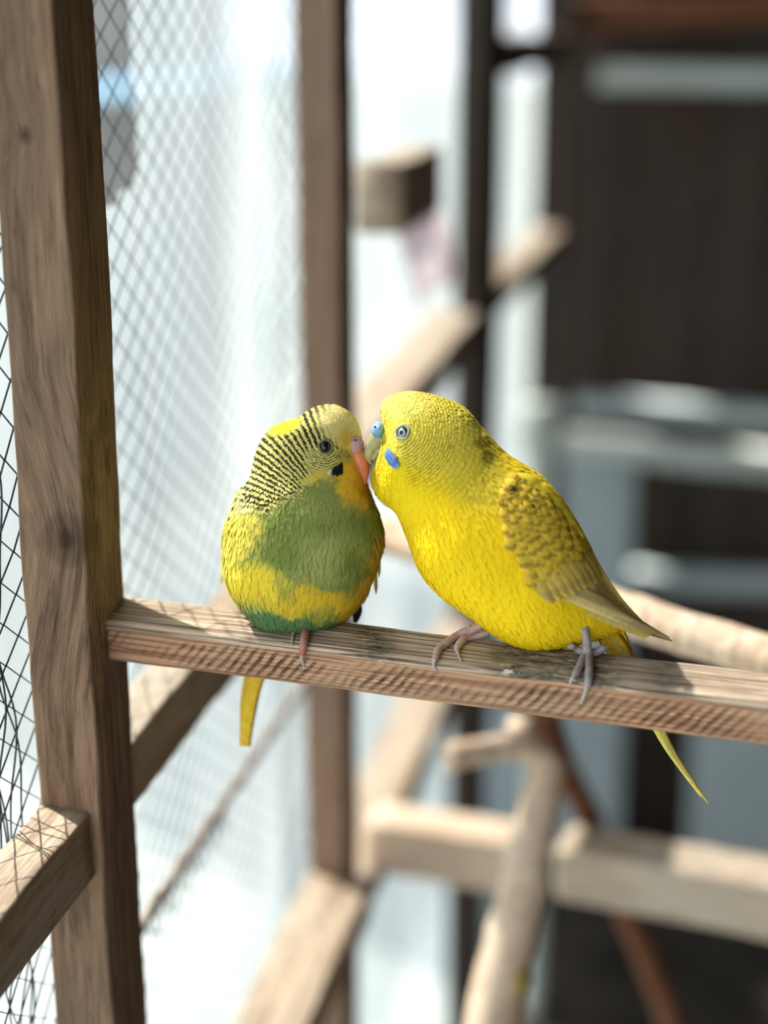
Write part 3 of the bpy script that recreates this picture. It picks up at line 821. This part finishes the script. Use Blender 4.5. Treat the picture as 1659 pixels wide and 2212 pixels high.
def yflow(p):
    # away from the beak on the head, along the body towards the tail below
    h = p-np.array([815, 945, -60.0]); h /= np.linalg.norm(h, axis=1)[:, None]
    b = np.tile(np.array([.62, .78, 0.0]), (len(p), 1))
    k = sstep(np.hypot(p[:, 0]-860, p[:, 1]-940), 70, 210)[:, None]
    return h*(1-k)+b*k
def ysize(p):
    k = sstep(np.hypot(p[:, 0]-860, p[:, 1]-935), 60, 260)
    return 11+22*k, 6.0+4.5*k, .9+.8*k
M_yp = plumage_material('yellow_plumage', .56)
body_mesh(YB, M_yp, ycol)
wing_poly_up = [(1098, 1020), (1150, 1035), (1200, 1064), (1238, 1112), (1266, 1160), (1292, 1212), (1320, 1258), (1350, 1300), (1395, 1348), (1441, 1391)]
wing_poly_lo = [(1082, 1062), (1086, 1096), (1096, 1150), (1118, 1200), (1142, 1245), (1178, 1278), (1226, 1306), (1290, 1338), (1362, 1368), (1441, 1393)]
WU, WL = spline(wing_poly_up, 60), spline(wing_poly_lo, 60)
def inwing(p):
    m = np.zeros(len(p), bool)
    poly = np.concatenate([WU, WL[::-1]]); x, y = p[:, 0], p[:, 1]; n = len(poly)
    for i in range(n):
        x0, y0 = poly[i]; x1, y1 = poly[(i+1) % n]
        if y0 == y1: continue
        m ^= ((y0 > y) != (y1 > y)) & (x < (x1-x0)*(y-y0)/(y1-y0)+x0)
    return m
def face_clear(p):      # no feathers over eye, cere, beak and cheek patch
    k = np.hypot(p[:, 0]-870, p[:, 1]-934) > 21
    k &= ~((np.hypot((p[:, 0]-812)/20, (p[:, 1]-932)/24) < 1.0))
    cxk, cyk = p[:, 0]-842, p[:, 1]-992
    k &= ~((np.hypot((cxk*.9-cyk*.43)/11, (cxk*.43+cyk*.9)/20) < 1.0) & (p[:, 2] > -60))
    k &= ~((np.hypot((p[:, 0]-800)/16, (p[:, 1]-972)/26) < 1.0))
    return k
plumage(YB, M_yp, ycol, 13000, yflow, ysize, keep=lambda p: face_clear(p) & ~(inwing(p) & (np.abs(p[:, 2]) > 40)), seed=3)

# wings: folded shell, then coverts, secondaries, primaries as single feathers
def ywing(side):
    def wpos(a, b, off):
        i = np.clip(a, 0, 1)*59; k = min(int(i), 58); t = i-k
        u = WU[k]*(1-t)+WU[k+1]*t; l = WL[k]*(1-t)+WL[k+1]*t
        q = l*(1-b)+u*b
        w = YB.surf(q[0], q[1]) if a < .62 else None
        base = YB.surf(*((WL[36]*(1-b)+WU[36]*b)))
        ws = np.interp(a, [0, .58, 1.0], [0, 0, 1.0])
        wr = YB.surf(q[0], q[1])
        tip = 14.0
        w = wr*(1-ws)+tip*ws if a < .58 else base*(1-ws)+tip*ws
        w = w+off+8*math.sin(math.pi*min(a*1.4, 1))
        if side < 0:
            wc = -18.0; w = 2*wc-w
        return np.array([q[0], q[1], w])
    V = []; Fc = []; na, nb = 40, 14
    for i in range(na+1):
        for j in range(nb+1): V.append(YB.to3(wpos(i/na*.93, j/nb, 2.0)))
    off = len(V)
    for i in range(na+1):
        for j in range(nb+1): V.append(YB.to3(wpos(i/na*.93, j/nb, -5.0)))
    for o_, flip in ((0, False), (off, True)):
        for i in range(na):
            for j in range(nb):
                a = o_+i*(nb+1)+j; q = (a, a+1, a+nb+2, a+nb+1); Fc.append(q[::-1] if flip else q)
    for i in range(na):
        for j in (0, nb):
            a = i*(nb+1)+j; Fc.append((a, a+nb+1, a+nb+1+off, a+off))
    w = mesh_obj('wing', V, Fc, M_wingbase, YB.root)
    def put(a, b, me, L, W, off, da=.03, name='feather', twist=0.0):
        p0 = wpos(a, b, off); p1 = wpos(min(a+da, 1), b, off); pu = wpos(a, min(b+.08, 1), off); pl = wpos(a, max(b-.08, 0), off)
        f = p1-p0; c = pu-pl; n = np.cross(f, c); n = n if n[2]*side > 0 else -n
        nn = n/np.linalg.norm(n)+ -.12*f/np.linalg.norm(f)
        f = f+twist*c/np.linalg.norm(c)*np.linalg.norm(f)
        return place_feather(YB, me, p0, f, nn, L, W, w, name)
    rng = random.Random(5)
    # primaries and secondaries first (lowest layer)
    for k in range(9):
        b = .06+.10*k
        p0 = wpos(.50+.012*k, b, 3+1.1*k); p1 = wpos(1-.045*k, .45 if k else .3, 3+1.0*k)
        if k >= 8: continue
        f = p1-p0; nn = np.array([.12, -.25, 1.0*side])
        place_feather(YB, ME_prim, p0, f, nn, float(np.linalg.norm(f)), 30-1.2*k, w, 'primary_feather', True)
    for k in range(9):
        b = .10+.095*k
        put(.40+.012*k, b, ME_sec, 100-3*k, 34, 8+.7*k, .06, 'secondary_feather', -.10+.02*k)
    # coverts in rows, tip rows first
    if side > 0:
        rows = [.50, .455, .41, .365, .32, .28, .24, .20, .165, .13, .10, .07, .04, .015]
        for ri, a in enumerate(rows):
            nbk = [9, 10, 10, 10, 10, 10, 9, 9, 8, 8, 7, 6, 5, 4][ri]
            for j in range(nbk):
                b = (j+.5*(ri % 2)+.15)/nbk+rng.uniform(-.02, .02)
                if not 0 < b < .97: continue
                L = np.interp(a, [0, .2, .5], [28, 38, 56])*rng.uniform(.85, 1.15); W = np.interp(a, [0, .2, .5], [20, 27, 34])
                put(a+rng.uniform(-.016, .016)-.03*b, b, ME_cov[rng.randrange(3)] if (b < .82 or ri % 2) else ME_scap, L, W, 12+ri*.45+.5*(j % 2), .04, 'covert_feather', rng.uniform(-.30, .06))
    # yellow scapulars along the back
    for k in range(6):
        put(.04+.055*k, .92, ME_scap, 64, 34, 15+.4*k, .05, 'scapular_feather', .02)
    return w
M_wingbase = plain('ochre_wing_base', lin(204, 178, 96), .8, .1, .15, 600)
M_cov = [feather_material('wing_covert', lin(226, 190, 56), lin(146, 122, 52), lin(232, 198, 60), lin(170, 146, 60), a0, a1, bw, amount=am)
         for a0, a1, bw, am in ((.66, .86, .30, .75), (.72, .90, .25, .6), (.60, .82, .35, .8))]
M_sec = feather_material('wing_secondary', lin(206, 178, 84), lin(160, 140, 84), lin(222, 194, 84), lin(140, 120, 70), .72, .90, .5, amount=.6)
M_prim = feather_material('wing_primary', lin(206, 184, 116), lin(150, 128, 92), lin(176, 152, 110), lin(130, 110, 84), .70, .96, .6, edge=lin(230, 214, 160), amount=.55)
M_scap = feather_material('scapular', lin(240, 214, 56), lin(196, 168, 56), lin(242, 216, 58), lin(220, 190, 60), .66, .84, .4, amount=.4)
PR_c = [(0, .35), (.25, .85), (.6, 1.0), (.85, .8), (1, .25)]
PR_p = [(0, .6), (.3, 1.0), (.7, .9), (.9, .55), (1, .12)]
ME_cov = [feather_mesh('covert_feather', PR_c, m_) for m_ in M_cov]; ME_scap = feather_mesh('scapular_feather', PR_c, M_scap)
ME_sec = feather_mesh('secondary_feather', PR_p, M_sec, .1, .03); ME_prim = feather_mesh('primary_feather', PR_p, M_prim, .08, .01)
ywing(1); ywing(-1)
# dark ruffled feathers at the bend of the wing
M_dkf = feather_material('dark_ruffled', lin(150, 126, 40), lin(40, 34, 20), lin(60, 50, 26), lin(70, 60, 30), .3, .99, .3)
ME_dk = feather_mesh('ruffled_feather', PR_c, M_dkf)
for (x, y, fx, fy, L, W) in ((1088, 1058, 1, .12, 34, 10), (1098, 1052, 1, .22, 32, 9), (1136, 1088, .8, .5, 26, 14)):
    place_feather(YB, ME_dk, (x, y, YB.surf(x, y)+22), (fx, fy, 0), (.1, -.3, 1), L, W, YB.root, 'ruffled_feather')

# tail: long narrow feathers passing behind the perch
M_tail = feather_material('yellow_tail', lin(232, 208, 70), lin(196, 184, 84), lin(226, 214, 110), lin(180, 170, 60), .5, .9, .2, amount=.3)
def tail_feather(B, pts, wid, mat, name='tail_feather', nrm=None, th=1.2):
    arr = spline([(*p, w) for p, w in zip(pts, wid)], 18); V = []; Fc = []
    for i, a in enumerate(arr):
        t = arr[min(i+1, 17)][:3]-arr[max(i-1, 0)][:3]; t /= np.linalg.norm(t)
        nn = np.array(nrm or (0, 0, 1.0)); c = np.cross(t, nn); c /= np.linalg.norm(c); n2 = np.cross(c, t)
        for q, (sx, sz) in enumerate(((-1, 0), (-.5, .7), (0, 1), (.5, .7), (1, 0), (0, -.6))):
            V.append(B.to3(a[:3]+c*a[3]*sx*.5+n2*sz*th))
    for i in range(17):
        for q in range(6):
            q2 = (q+1) % 6; Fc.append((i*6+q, i*6+q2, i*6+6+q2, i*6+6+q))
    Fc.append(tuple(range(5, -1, -1))); Fc.append(tuple(17*6+q for q in range(6)))
    return mesh_obj(name, V, Fc, mat, B.root)
M_tl = plain('yellow_tail_blade', lin(238, 198, 60), .7, .2, .15, 500)
M_tl2 = plain('pale_yellow_tail_blade', lin(226, 212, 110), .7, .2, .15, 500)
tail_feather(YB, [(1300, 1335, -10), (1345, 1395, -34), (1395, 1500, -52), (1450, 1622, -66), (1531, 1736, -74)], [26, 34, 26, 20, 3], M_tl2, nrm=(.6, .2, .8))
tail_feather(YB, [(1290, 1335, -12), (1330, 1395, -36), (1385, 1505, -55), (1440, 1612, -70), (1515, 1722, -78)], [30, 34, 24, 16, 3], M_tl2, nrm=(.5, .2, .85))
tail_feather(YB, [(1280, 1330, -5), (1318, 1380, -22), (1345, 1418, -40), (1362, 1470, -56)], [30, 50, 44, 16], M_tl)
tail_feather(YB, [(1310, 1330, -12), (1340, 1372, -28), (1356, 1412, -44), (1366, 1452, -56)], [20, 26, 18, 6], M_tl)
# vent fluff below the wing
# head furniture
ex, ey = 870, 934; en = YB.normal_px(ex, ey); ew = YB.surf(ex, ey)
M_ring = plain('blue_grey_eye_ring', lin(150, 160, 140), .6, .3, .1, 900)
M_eyeY = eye_material('pale_iris_eye', [(0.0, lin(8, 8, 10)), (.37, lin(8, 8, 10)), (.43, lin(196, 204, 206)), (.60, lin(176, 186, 190)), (.68, lin(40, 44, 50)), (1.0, lin(46, 50, 56))])
eo = ellipsoid('eye', YB, np.array([ex, ey, ew])-en*4, (13.5, 13.5, 11), M_eyeY, nx=np.cross((0, 1, 0), en), ny=(0, 1, 0))
ring_part('eyelid', YB, np.array([ex, ey, ew])+en*2, 15.5, 3.0, en, M_ring, eo).matrix_parent_inverse = eo.matrix_basis.inverted()
en2 = np.array([en[0], en[1], -en[2]])
eo = ellipsoid('eye', YB, np.array([ex, ey, 2*-58-ew])-en2*4, (13.5, 13.5, 11), M_eyeY, nx=np.cross((0, 1, 0), en2), ny=(0, 1, 0))
M_cereY = plain('blue_cere', lin(122, 166, 208), .45, .4, .12, 500)
cer = ellipsoid('cere', YB, (818, 929, -52), (16, 19, 54), M_cereY, nx=(1, .15, 0), ny=(-.15, 1, 0))
c2 = ellipsoid('nostril', YB, (810, 922, -6), (2.4, 2.4, 4), M_black); 
M_beakY = plain('olive_horn_beak', lin(160, 156, 112), .4, .4, .15, 400)
tube_px('upper_beak', YB, [(826, 944, -60), (814, 953, -60), (803, 968, -60), (797, 986, -60), (801, 1003, -60)], [24, 21, 16, 10, 2], M_beakY, sides=14)
tube_px('lower_beak', YB, [(822, 972, -60), (810, 984, -60), (803, 994, -60)], [14, 10, 4], M_beakY, sides=12)
# blue cheek patch: a few small blades
M_cheek = feather_material('blue_cheek_blade', lin(104, 150, 206), lin(70, 112, 176), lin(120, 164, 214), lin(190, 210, 230), .4, .8, .3, amount=.6)
ME_ck = feather_mesh('cheek_feather', PR_c, M_cheek)
cp = empty('cheek_patch', (0, 0, 0)); cp.parent = YB.root
for (x, y, L, W) in ((836, 970, 26, 12), (841, 974, 32, 11), (832, 976, 28, 12), (848, 982, 30, 10), (837, 985, 26, 12), (845, 992, 24, 11)):
    place_feather(YB, ME_ck, (x, y, YB.top(x, y)+5), (.42, .9, (YB.top(x+.42*L, y+.9*L)-YB.top(x, y))/L), (-.45, .1, 1.0), L, W*1.15, cp, 'cheek_feather', True)
# small pale-blue feather tuft between the two breasts
# legs and feet
M_legY = skin_material('grey_scaly_skin', lin(140, 132, 132), lin(182, 168, 164)); M_legP = skin_material('pink_grey_skin', lin(176, 140, 134), lin(206, 184, 176))
M_claw = plain('horn_claw', lin(176, 164, 150), .4, .4, .1, 600)
ft = empty('foot', (0, 0, 0)); ft.parent = YB.root
w0 = foot_w(YB, 1268, 1418, 8)
tube_px('shank', YB, [(1262, 1352, w0-14), (1267, 1385, w0-4), (1269, 1412, w0+1)], [10, 9.5, 11], M_legY, ft)
toe(YB, ft, [(1268, 1404, None), (1273, 1432, None), (1272, 1462, None), (1268, 1484, None)], [10, 9.5, 8.5, 7.5], M_legY, M_claw, [(1263, 1500, None), (1256, 1520, None)])
toe(YB, ft, [(1265, 1412, None), (1254, 1436, None), (1243, 1456, None)], [9, 8.5, 7], M_legY, M_claw, [(1236, 1466, None), (1231, 1478, None)])
toe(YB, ft, [(1272, 1412, None), (1290, 1408, None), (1306, 1398, w0-16)], [9, 9, 8], M_legY, M_claw, [(1311, 1404, w0-26)])
toe(YB, ft, [(1262, 1410, None), (1246, 1402, None), (1234, 1394, w0-14)], [8, 8, 6], M_legY, M_claw, [(1228, 1398, w0-24)])
ft = empty('foot', (0, 0, 0)); ft.parent = YB.root
w1 = foot_w(YB, 1010, 1375, 8)
tube_px('shank', YB, [(1052, 1335, w1+2), (1034, 1352, w1+4), (1008, 1368, w1+5)], [9, 9.5, 10], M_legP, ft)
toe(YB, ft, [(1020, 1358, w1+4), (990, 1372, None), (965, 1388, None), (946, 1404, None), (940, 1422, None)], [10, 9.5, 9, 8.5, 7], M_legP, M_claw, [(937, 1436, None), (944, 1452, None)])
toe(YB, ft, [(1010, 1374, None), (994, 1388, None), (986, 1402, None)], [9, 8.5, 7], M_legP, M_claw, [(990, 1414, None), (996, 1428, None)])
toe(YB, ft, [(1008, 1376, None), (1034, 1372, None), (1056, 1366, w1-6)], [9, 8.5, 7], M_legP, M_claw, [(1066, 1372, w1-14)])

# ================================================================== green budgie (facing us, head turned to the right)
GST = [(700, 874, 724, 874, 3, 6), (672, 884, 748, 886, 36, 6), (643, 902, 768, 904, 66, 4), (594, 920, 778, 928, 92, 2), (570, 943, 782, 953, 100, 2), (554, 975, 784, 985, 104, 2), (546, 1008, 788, 1018, 106, 4),
       (538, 1036, 797, 1055, 110, 6), (513, 1064, 806, 1080, 117, 8), (497, 1104, 818, 1110, 127, 10), (485, 1140, 826, 1140, 134, 12), (480, 1185, 828, 1175, 139, 14),
       (483, 1230, 818, 1215, 139, 16), (490, 1265, 805, 1252, 132, 16), (508, 1298, 790, 1290, 120, 14), (530, 1328, 764, 1322, 100, 10), (554, 1352, 734, 1345, 74, 6), (596, 1366, 692, 1363, 38, 2), (640, 1370, 658, 1370, 4, 0)]
GB = Bird('budgerigar', 650, 1370, .6225, GST)
tag(GB.root, 'green budgie with black barred head and reddish beak', 'bird', 'budgies on the rough perch')

def gcol(p):
    N = len(p); x, y = p[:, 0], p[:, 1]
    n1 = nz(p, .014, 5.0); n2 = nz(p, .045, 2.0); n3 = nz(p, .12, 7.0); xn = x+n2*26+n3*16; yn = y+n1*22+n3*14
    q = np.stack([xn, yn, p[:, 2]], 1)
    col = np.tile(np.array(lin(128, 142, 70)), (N, 1))
    col = lerp(col, (166, 172, 98), np.clip(.5+n1*2.4, 0, 1)*.6)
    col = lerp(col, (172, 180, 104), blob(q, 705, 1215, 34, 44, .5)*.7)
    # yellow flank on the left, yellow band above the vent
    col = lerp(col, (238, 214, 62), blob(q, 540, 1260, 70, 46, .45, .15))
    col = lerp(col, (232, 212, 84), blob(q, 510, 1130, 48, 70, .5)*.9)  # upper left side: plumage yellow with some sunlight painted in
    col = lerp(col, (232, 212, 84), blob(q, 490, 1210, 26, 60, .5)*.8)  # left wing edge: plumage yellow plus painted sunlight
    col = lerp(col, (224, 190, 50), blob(q, 690, 1292, 88, 22, .5, -.05))
    col = lerp(col, (220, 190, 60), blob(q, 600, 1306, 60, 16, .5, .3)*.9)
    col = lerp(col, (204, 164, 48), np.maximum(blob(q, 800, 1270, 24, 80, .5, .35), blob(q, 770, 1320, 40, 26, .5)))
    col = lerp(col, (196, 160, 50), sstep(xn, 806, 822)*(1-sstep(yn, 1300, 1340))*sstep(yn, 1120, 1180)*.9)
    col = lerp(col, (88, 124, 80), sstep(yn+(xn-640)*.02, 1316, 1332)*(1-sstep(xn, 715, 760)))
    col = lerp(col, (190, 170, 60), blob(q, 688, 1332, 18, 22, .4)*.7)
    # head
    stripe_edge = np.interp(xn, [480, 530, 570, 620, 670, 720, 740], [1045, 1085, 1096, 1076, 1040, 1022, 1005])
    head = 1-sstep(yn-stripe_edge, -10, 14)
    col = lerp(col, (226, 218, 128), head)
    crown = blob(p, 742, 912, 52, 44, .35, .25)
    col = lerp(col, (236, 224, 150), crown)
    col = lerp(col, (226, 192, 76), blob(p, 752, 950, 22, 20, .5)*.8)
    nape = blob(p, 612, 918, 40, 20, .3, -.25)
    col = lerp(col, (250, 232, 64), nape)
    face = blob(q, 770, 1040, 42, 52, .3, -.1)
    col = lerp(col, (232, 196, 62), face)
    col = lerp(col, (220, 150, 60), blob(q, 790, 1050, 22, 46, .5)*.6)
    col = lerp(col, (222, 196, 76), blob(q, 690, 1030, 40, 12, .5, -.1)*.8)
    col = lerp(col, (150, 140, 84), blob(p, 745, 985, 16, 16, .5)*.5)
    shoulder = blob(p, 520, 1075, 30, 34, .4)
    col = lerp(col, (232, 226, 150), shoulder*.8)
    bar = np.tile(np.array(lin(26, 24, 16)), (N, 1))
    # bars fan round a point under the throat; finer arcs curve under the eye
    cx, cy = 742, 1140
    ang = np.arctan2(y-cy, x-cx); rr = np.hypot(x-cx, y-cy)
    ph1 = ang*17.5+rr*.006
    de = np.hypot((x-704), (y-962)*1.0); ph2 = de/5.4
    chk = (1-sstep(de, 58, 70))*sstep(y-(x-704)*.05, 966, 984)*sstep(x, 655, 675)
    ph = np.where(chk > .5, ph2, ph1)
    m = head*(1-crown)*(1-nape)*(1-face*.98)*(1-blob(p, 752, 950, 24, 24, .4))
    m = m*np.where((chk > .05) & (chk < .95), .75, 1)*np.where(chk > .5, .8, 1)
    m = m*(1-blob(q, 690, 1030, 40, 11, .4, -.1))
    return col, bar, ph, np.clip(m*.96, 0, 1)
def gflow(p):
    h = np.stack([-(p[:, 1]-1140), (p[:, 0]-742), np.zeros(len(p))], 1)   # round the fan centre, from brow to neck
    h = np.where(h[:, 0:1] > 0, -h, h)
    h /= np.maximum(np.linalg.norm(h, axis=1), 1e-6)[:, None]
    fc = p-np.array([765, 960, 40.0]); fc /= np.linalg.norm(fc, axis=1)[:, None]
    b = np.tile(np.array([.0, 1.0, -.1]), (len(p), 1)); b[:, 0] = (640-p[:, 0])*.0012
    k = sstep(p[:, 1], 1010, 1110)[:, None]
    kf = (1-sstep(np.hypot(p[:, 0]-750, p[:, 1]-970), 60, 110))[:, None]
    hh = h*(1-kf)+fc*kf
    return hh*(1-k)+b*k
def gsize(p):
    k = sstep(p[:, 1], 990, 1130)
    return 10+24*k, 6+5*k, .9+.8*k
def gclear(p):
    k = (np.hypot(p[:, 0]-703, p[:, 1]-965) > 17) | (p[:, 2] < 0)
    k &= ~(np.hypot((p[:, 0]-770)/17, (p[:, 1]-966)/22) < 1)
    k &= ~(np.hypot((p[:, 0]-786)/16, (p[:, 1]-1008)/36) < 1)
    return k
M_gp = plumage_material('green_plumage', .50)
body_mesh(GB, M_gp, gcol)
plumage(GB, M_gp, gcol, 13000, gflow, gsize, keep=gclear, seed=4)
# folded wing on each side, edge-on: a shell with a few spotted coverts and dark-shafted primaries
M_gw = feather_material('pale_spotted_covert', lin(226, 218, 132), lin(52, 46, 30), lin(232, 226, 150), lin(150, 140, 80), .46, .74, .9, amount=.85)
M_gw2 = feather_material('green_yellow_flight', lin(206, 196, 110), lin(90, 92, 48), lin(222, 212, 120), lin(120, 120, 60), .78, .96, .5, amount=.4)
ME_gc = feather_mesh('covert_feather', PR_c, M_gw); ME_gf = feather_mesh('flight_feather', PR_p, M_gw2, .1, .02)
M_gwb = plain('pale_green_wing_base', lin(204, 200, 110), .8, .1, .15, 600)
for side in (-1, 1):
    pts = ([(530, 1052, -30), (506, 1090, -40), (488, 1140, -50), (482, 1190, -62), (488, 1250, -80), (520, 1330, -110)] if side < 0 else
           [(792, 1080, -40), (808, 1120, -50), (818, 1160, -60), (812, 1210, -72), (796, 1260, -88), (752, 1330, -112)])
    arr = spline(pts, 22); V = []; Fc = []
    for i, a in enumerate(arr):
        t = i/21; wd = np.interp(t, [0, .2, .7, 1], [18, 62, 58, 16])
        for k in range(9):
            u = k/8*2-1
            V.append(GB.to3((a[0]-side*8+side*4*(1-u*u), a[1], a[2]+u*wd)))
    for i in range(21):
        for k in range(8): q = i*9+k; Fc.append((q, q+1, q+10, q+9))
    w = mesh_obj('wing', V, Fc, M_gwb, GB.root); md = w.modifiers.new('t', 'SOLIDIFY'); md.thickness = .0008
    for i, (fr, u) in enumerate([(f_, u_) for f_ in (.62, .5, .38, .26, .15, .05) for u_ in (-.6, -.15, .3, .7)]):
        a = arr[int(fr*21)]; b = arr[min(int(fr*21)+2, 21)]; wd = np.interp(fr, [0, .2, .7, 1], [18, 62, 58, 16])
        L = 70 if fr > .45 else 36
        place_feather(GB, ME_gf if fr > .45 else ME_gc, (a[0]-side*8+side*(2+.15*i), a[1], a[2]+u*wd), b[:3]-a[:3]-np.array([side*10, 0, 0]), (side, -.1, .25), L, 26, w, 'wing_feather')
# a few black spots of covert tips over the shoulder
M_spot = feather_material('black_tipped_covert', lin(228, 222, 140), lin(28, 24, 18), lin(228, 222, 140), lin(150, 140, 80), .42, .80, 1.2)
ME_sp = feather_mesh('spotted_feather', PR_c, M_spot)
for (x, y) in ((528, 1050), (538, 1062), (517, 1066), (508, 1086), (546, 1050), (500, 1108)):
    place_feather(GB, ME_sp, (x, y, GB.surf(x, y)+7), (-.35, .9, .1), GB.normal_px(x, y)+np.array([-.2, 0, .3]), 26, 15, GB.root, 'spotted_feather')
# tail behind the perch
tail_feather(GB, [(618, 1310, -95), (580, 1400, -165), (548, 1480, -185), (534, 1560, -188), (529, 1612, -188)], [40, 40, 36, 30, 24], M_tl)
tail_feather(GB, [(610, 1310, -98), (572, 1400, -170), (545, 1480, -192), (535, 1545, -195), (530, 1590, -195)], [40, 44, 42, 34, 20], M_tl)
tail_feather(GB, [(760, 1290, -70), (772, 1318, -90), (768, 1345, -100)], [30, 22, 8], plain('dark_flight_tip', lin(40, 42, 36), .7, .2, .1, 300), name='wing_tip')
# eye, cere, beak, cheek spots
ex, ey = 703, 965; en = GB.normal_px(ex, ey); ew = GB.surf(ex, ey)
M_eyeG = eye_material('dark_eye', [(0.0, lin(10, 10, 12)), (.62, lin(14, 14, 16)), (.78, lin(46, 44, 42)), (1.0, lin(30, 28, 26))])
eo = ellipsoid('eye', GB, np.array([ex, ey, ew])-en*4, (13, 13, 11), M_eyeG, nx=np.cross((0, 1, 0), en), ny=(0, 1, 0))
M_ringG = plain('grey_eye_ring', lin(112, 112, 88), .6, .3, .1, 900)
ring_part('eyelid', GB, np.array([ex, ey, ew])+en*2, 15, 3.0, en, M_ringG, eo).matrix_parent_inverse = eo.matrix_basis.inverted()
M_cereG = plain('pink_purple_cere', lin(186, 146, 150), .45, .4, .12, 500)
cw = 46
ellipsoid('cere', GB, (768, 964, cw+6), (18, 23, 22), M_cereG, nx=(1, .1, .3), ny=(-.1, 1, 0))
ellipsoid('nostril', GB, (768, 951, cw+24), (3.6, 2.0, 3), M_black)
M_beakG = plain('orange_red_beak', lin(204, 122, 80), .4, .4, .12, 400)
tube_px('upper_beak', GB, [(762, 970, cw-4), (773, 984, cw+4), (781, 1002, cw+6), (787, 1022, cw+4), (788, 1046, cw)], [20, 20, 17, 11, 3], M_beakG, sides=14)
tube_px('lower_beak', GB, [(766, 1000, cw-4), (776, 1016, cw), (784, 1030, cw+1)], [13, 10, 4], M_beakG, sides=12)
M_ckb = feather_material('black_cheek_blade', lin(22, 22, 26), lin(16, 16, 20), lin(28, 28, 32), lin(40, 40, 50), .4, .8, .3)
M_ckw = feather_material('white_cheek_blade', lin(206, 214, 218), lin(190, 200, 206), lin(226, 230, 232), lin(220, 224, 226), .4, .8, .3)
ME_cb = feather_mesh('cheek_feather', PR_c, M_ckb); ME_cw = feather_mesh('cheek_feather_pale', PR_c, M_ckw)
cp = empty('cheek_patch', (0, 0, 0)); cp.parent = GB.root
for (x, y, fx, L, W, me) in ((738, 1000, -.3, 26, 13, ME_cb), (732, 1004, -.2, 26, 12, ME_cb), (726, 1008, -.35, 20, 12, ME_cb), (736, 1008, .1, 18, 10, ME_cb), (716, 1014, -.6, 13, 9, ME_cw)):
    place_feather(GB, me, (x, y, GB.surf(x, y)+5), (fx, .9, .1), GB.normal_px(x, y), L, W, cp, 'cheek_feather')
# pink toes peeping out under the belly
M_legG = skin_material('pink_scaly_skin', lin(178, 108, 98), lin(206, 150, 138))
ft = empty('foot', (0, 0, 0)); ft.parent = GB.root
toe(GB, ft, [(664, 1345, None), (659, 1372, None), (655, 1396, None), (653, 1412, None)], [9.5, 9, 8, 7], M_legG, M_claw, [(653, 1424, None), (656, 1440, None)])
toe(GB, ft, [(648, 1340, None), (640, 1352, None), (634, 1364, None)], [8, 7.5, 6], M_legG, M_claw, [(633, 1372, None), (632, 1382, None), (631, 1394, None)])
ft = empty('foot', (0, 0, 0)); ft.parent = GB.root
toe(GB, ft, [(724, 1330, None), (722, 1342, None), (720, 1350, None)], [8, 7.5, 6], M_legG, M_claw, None)
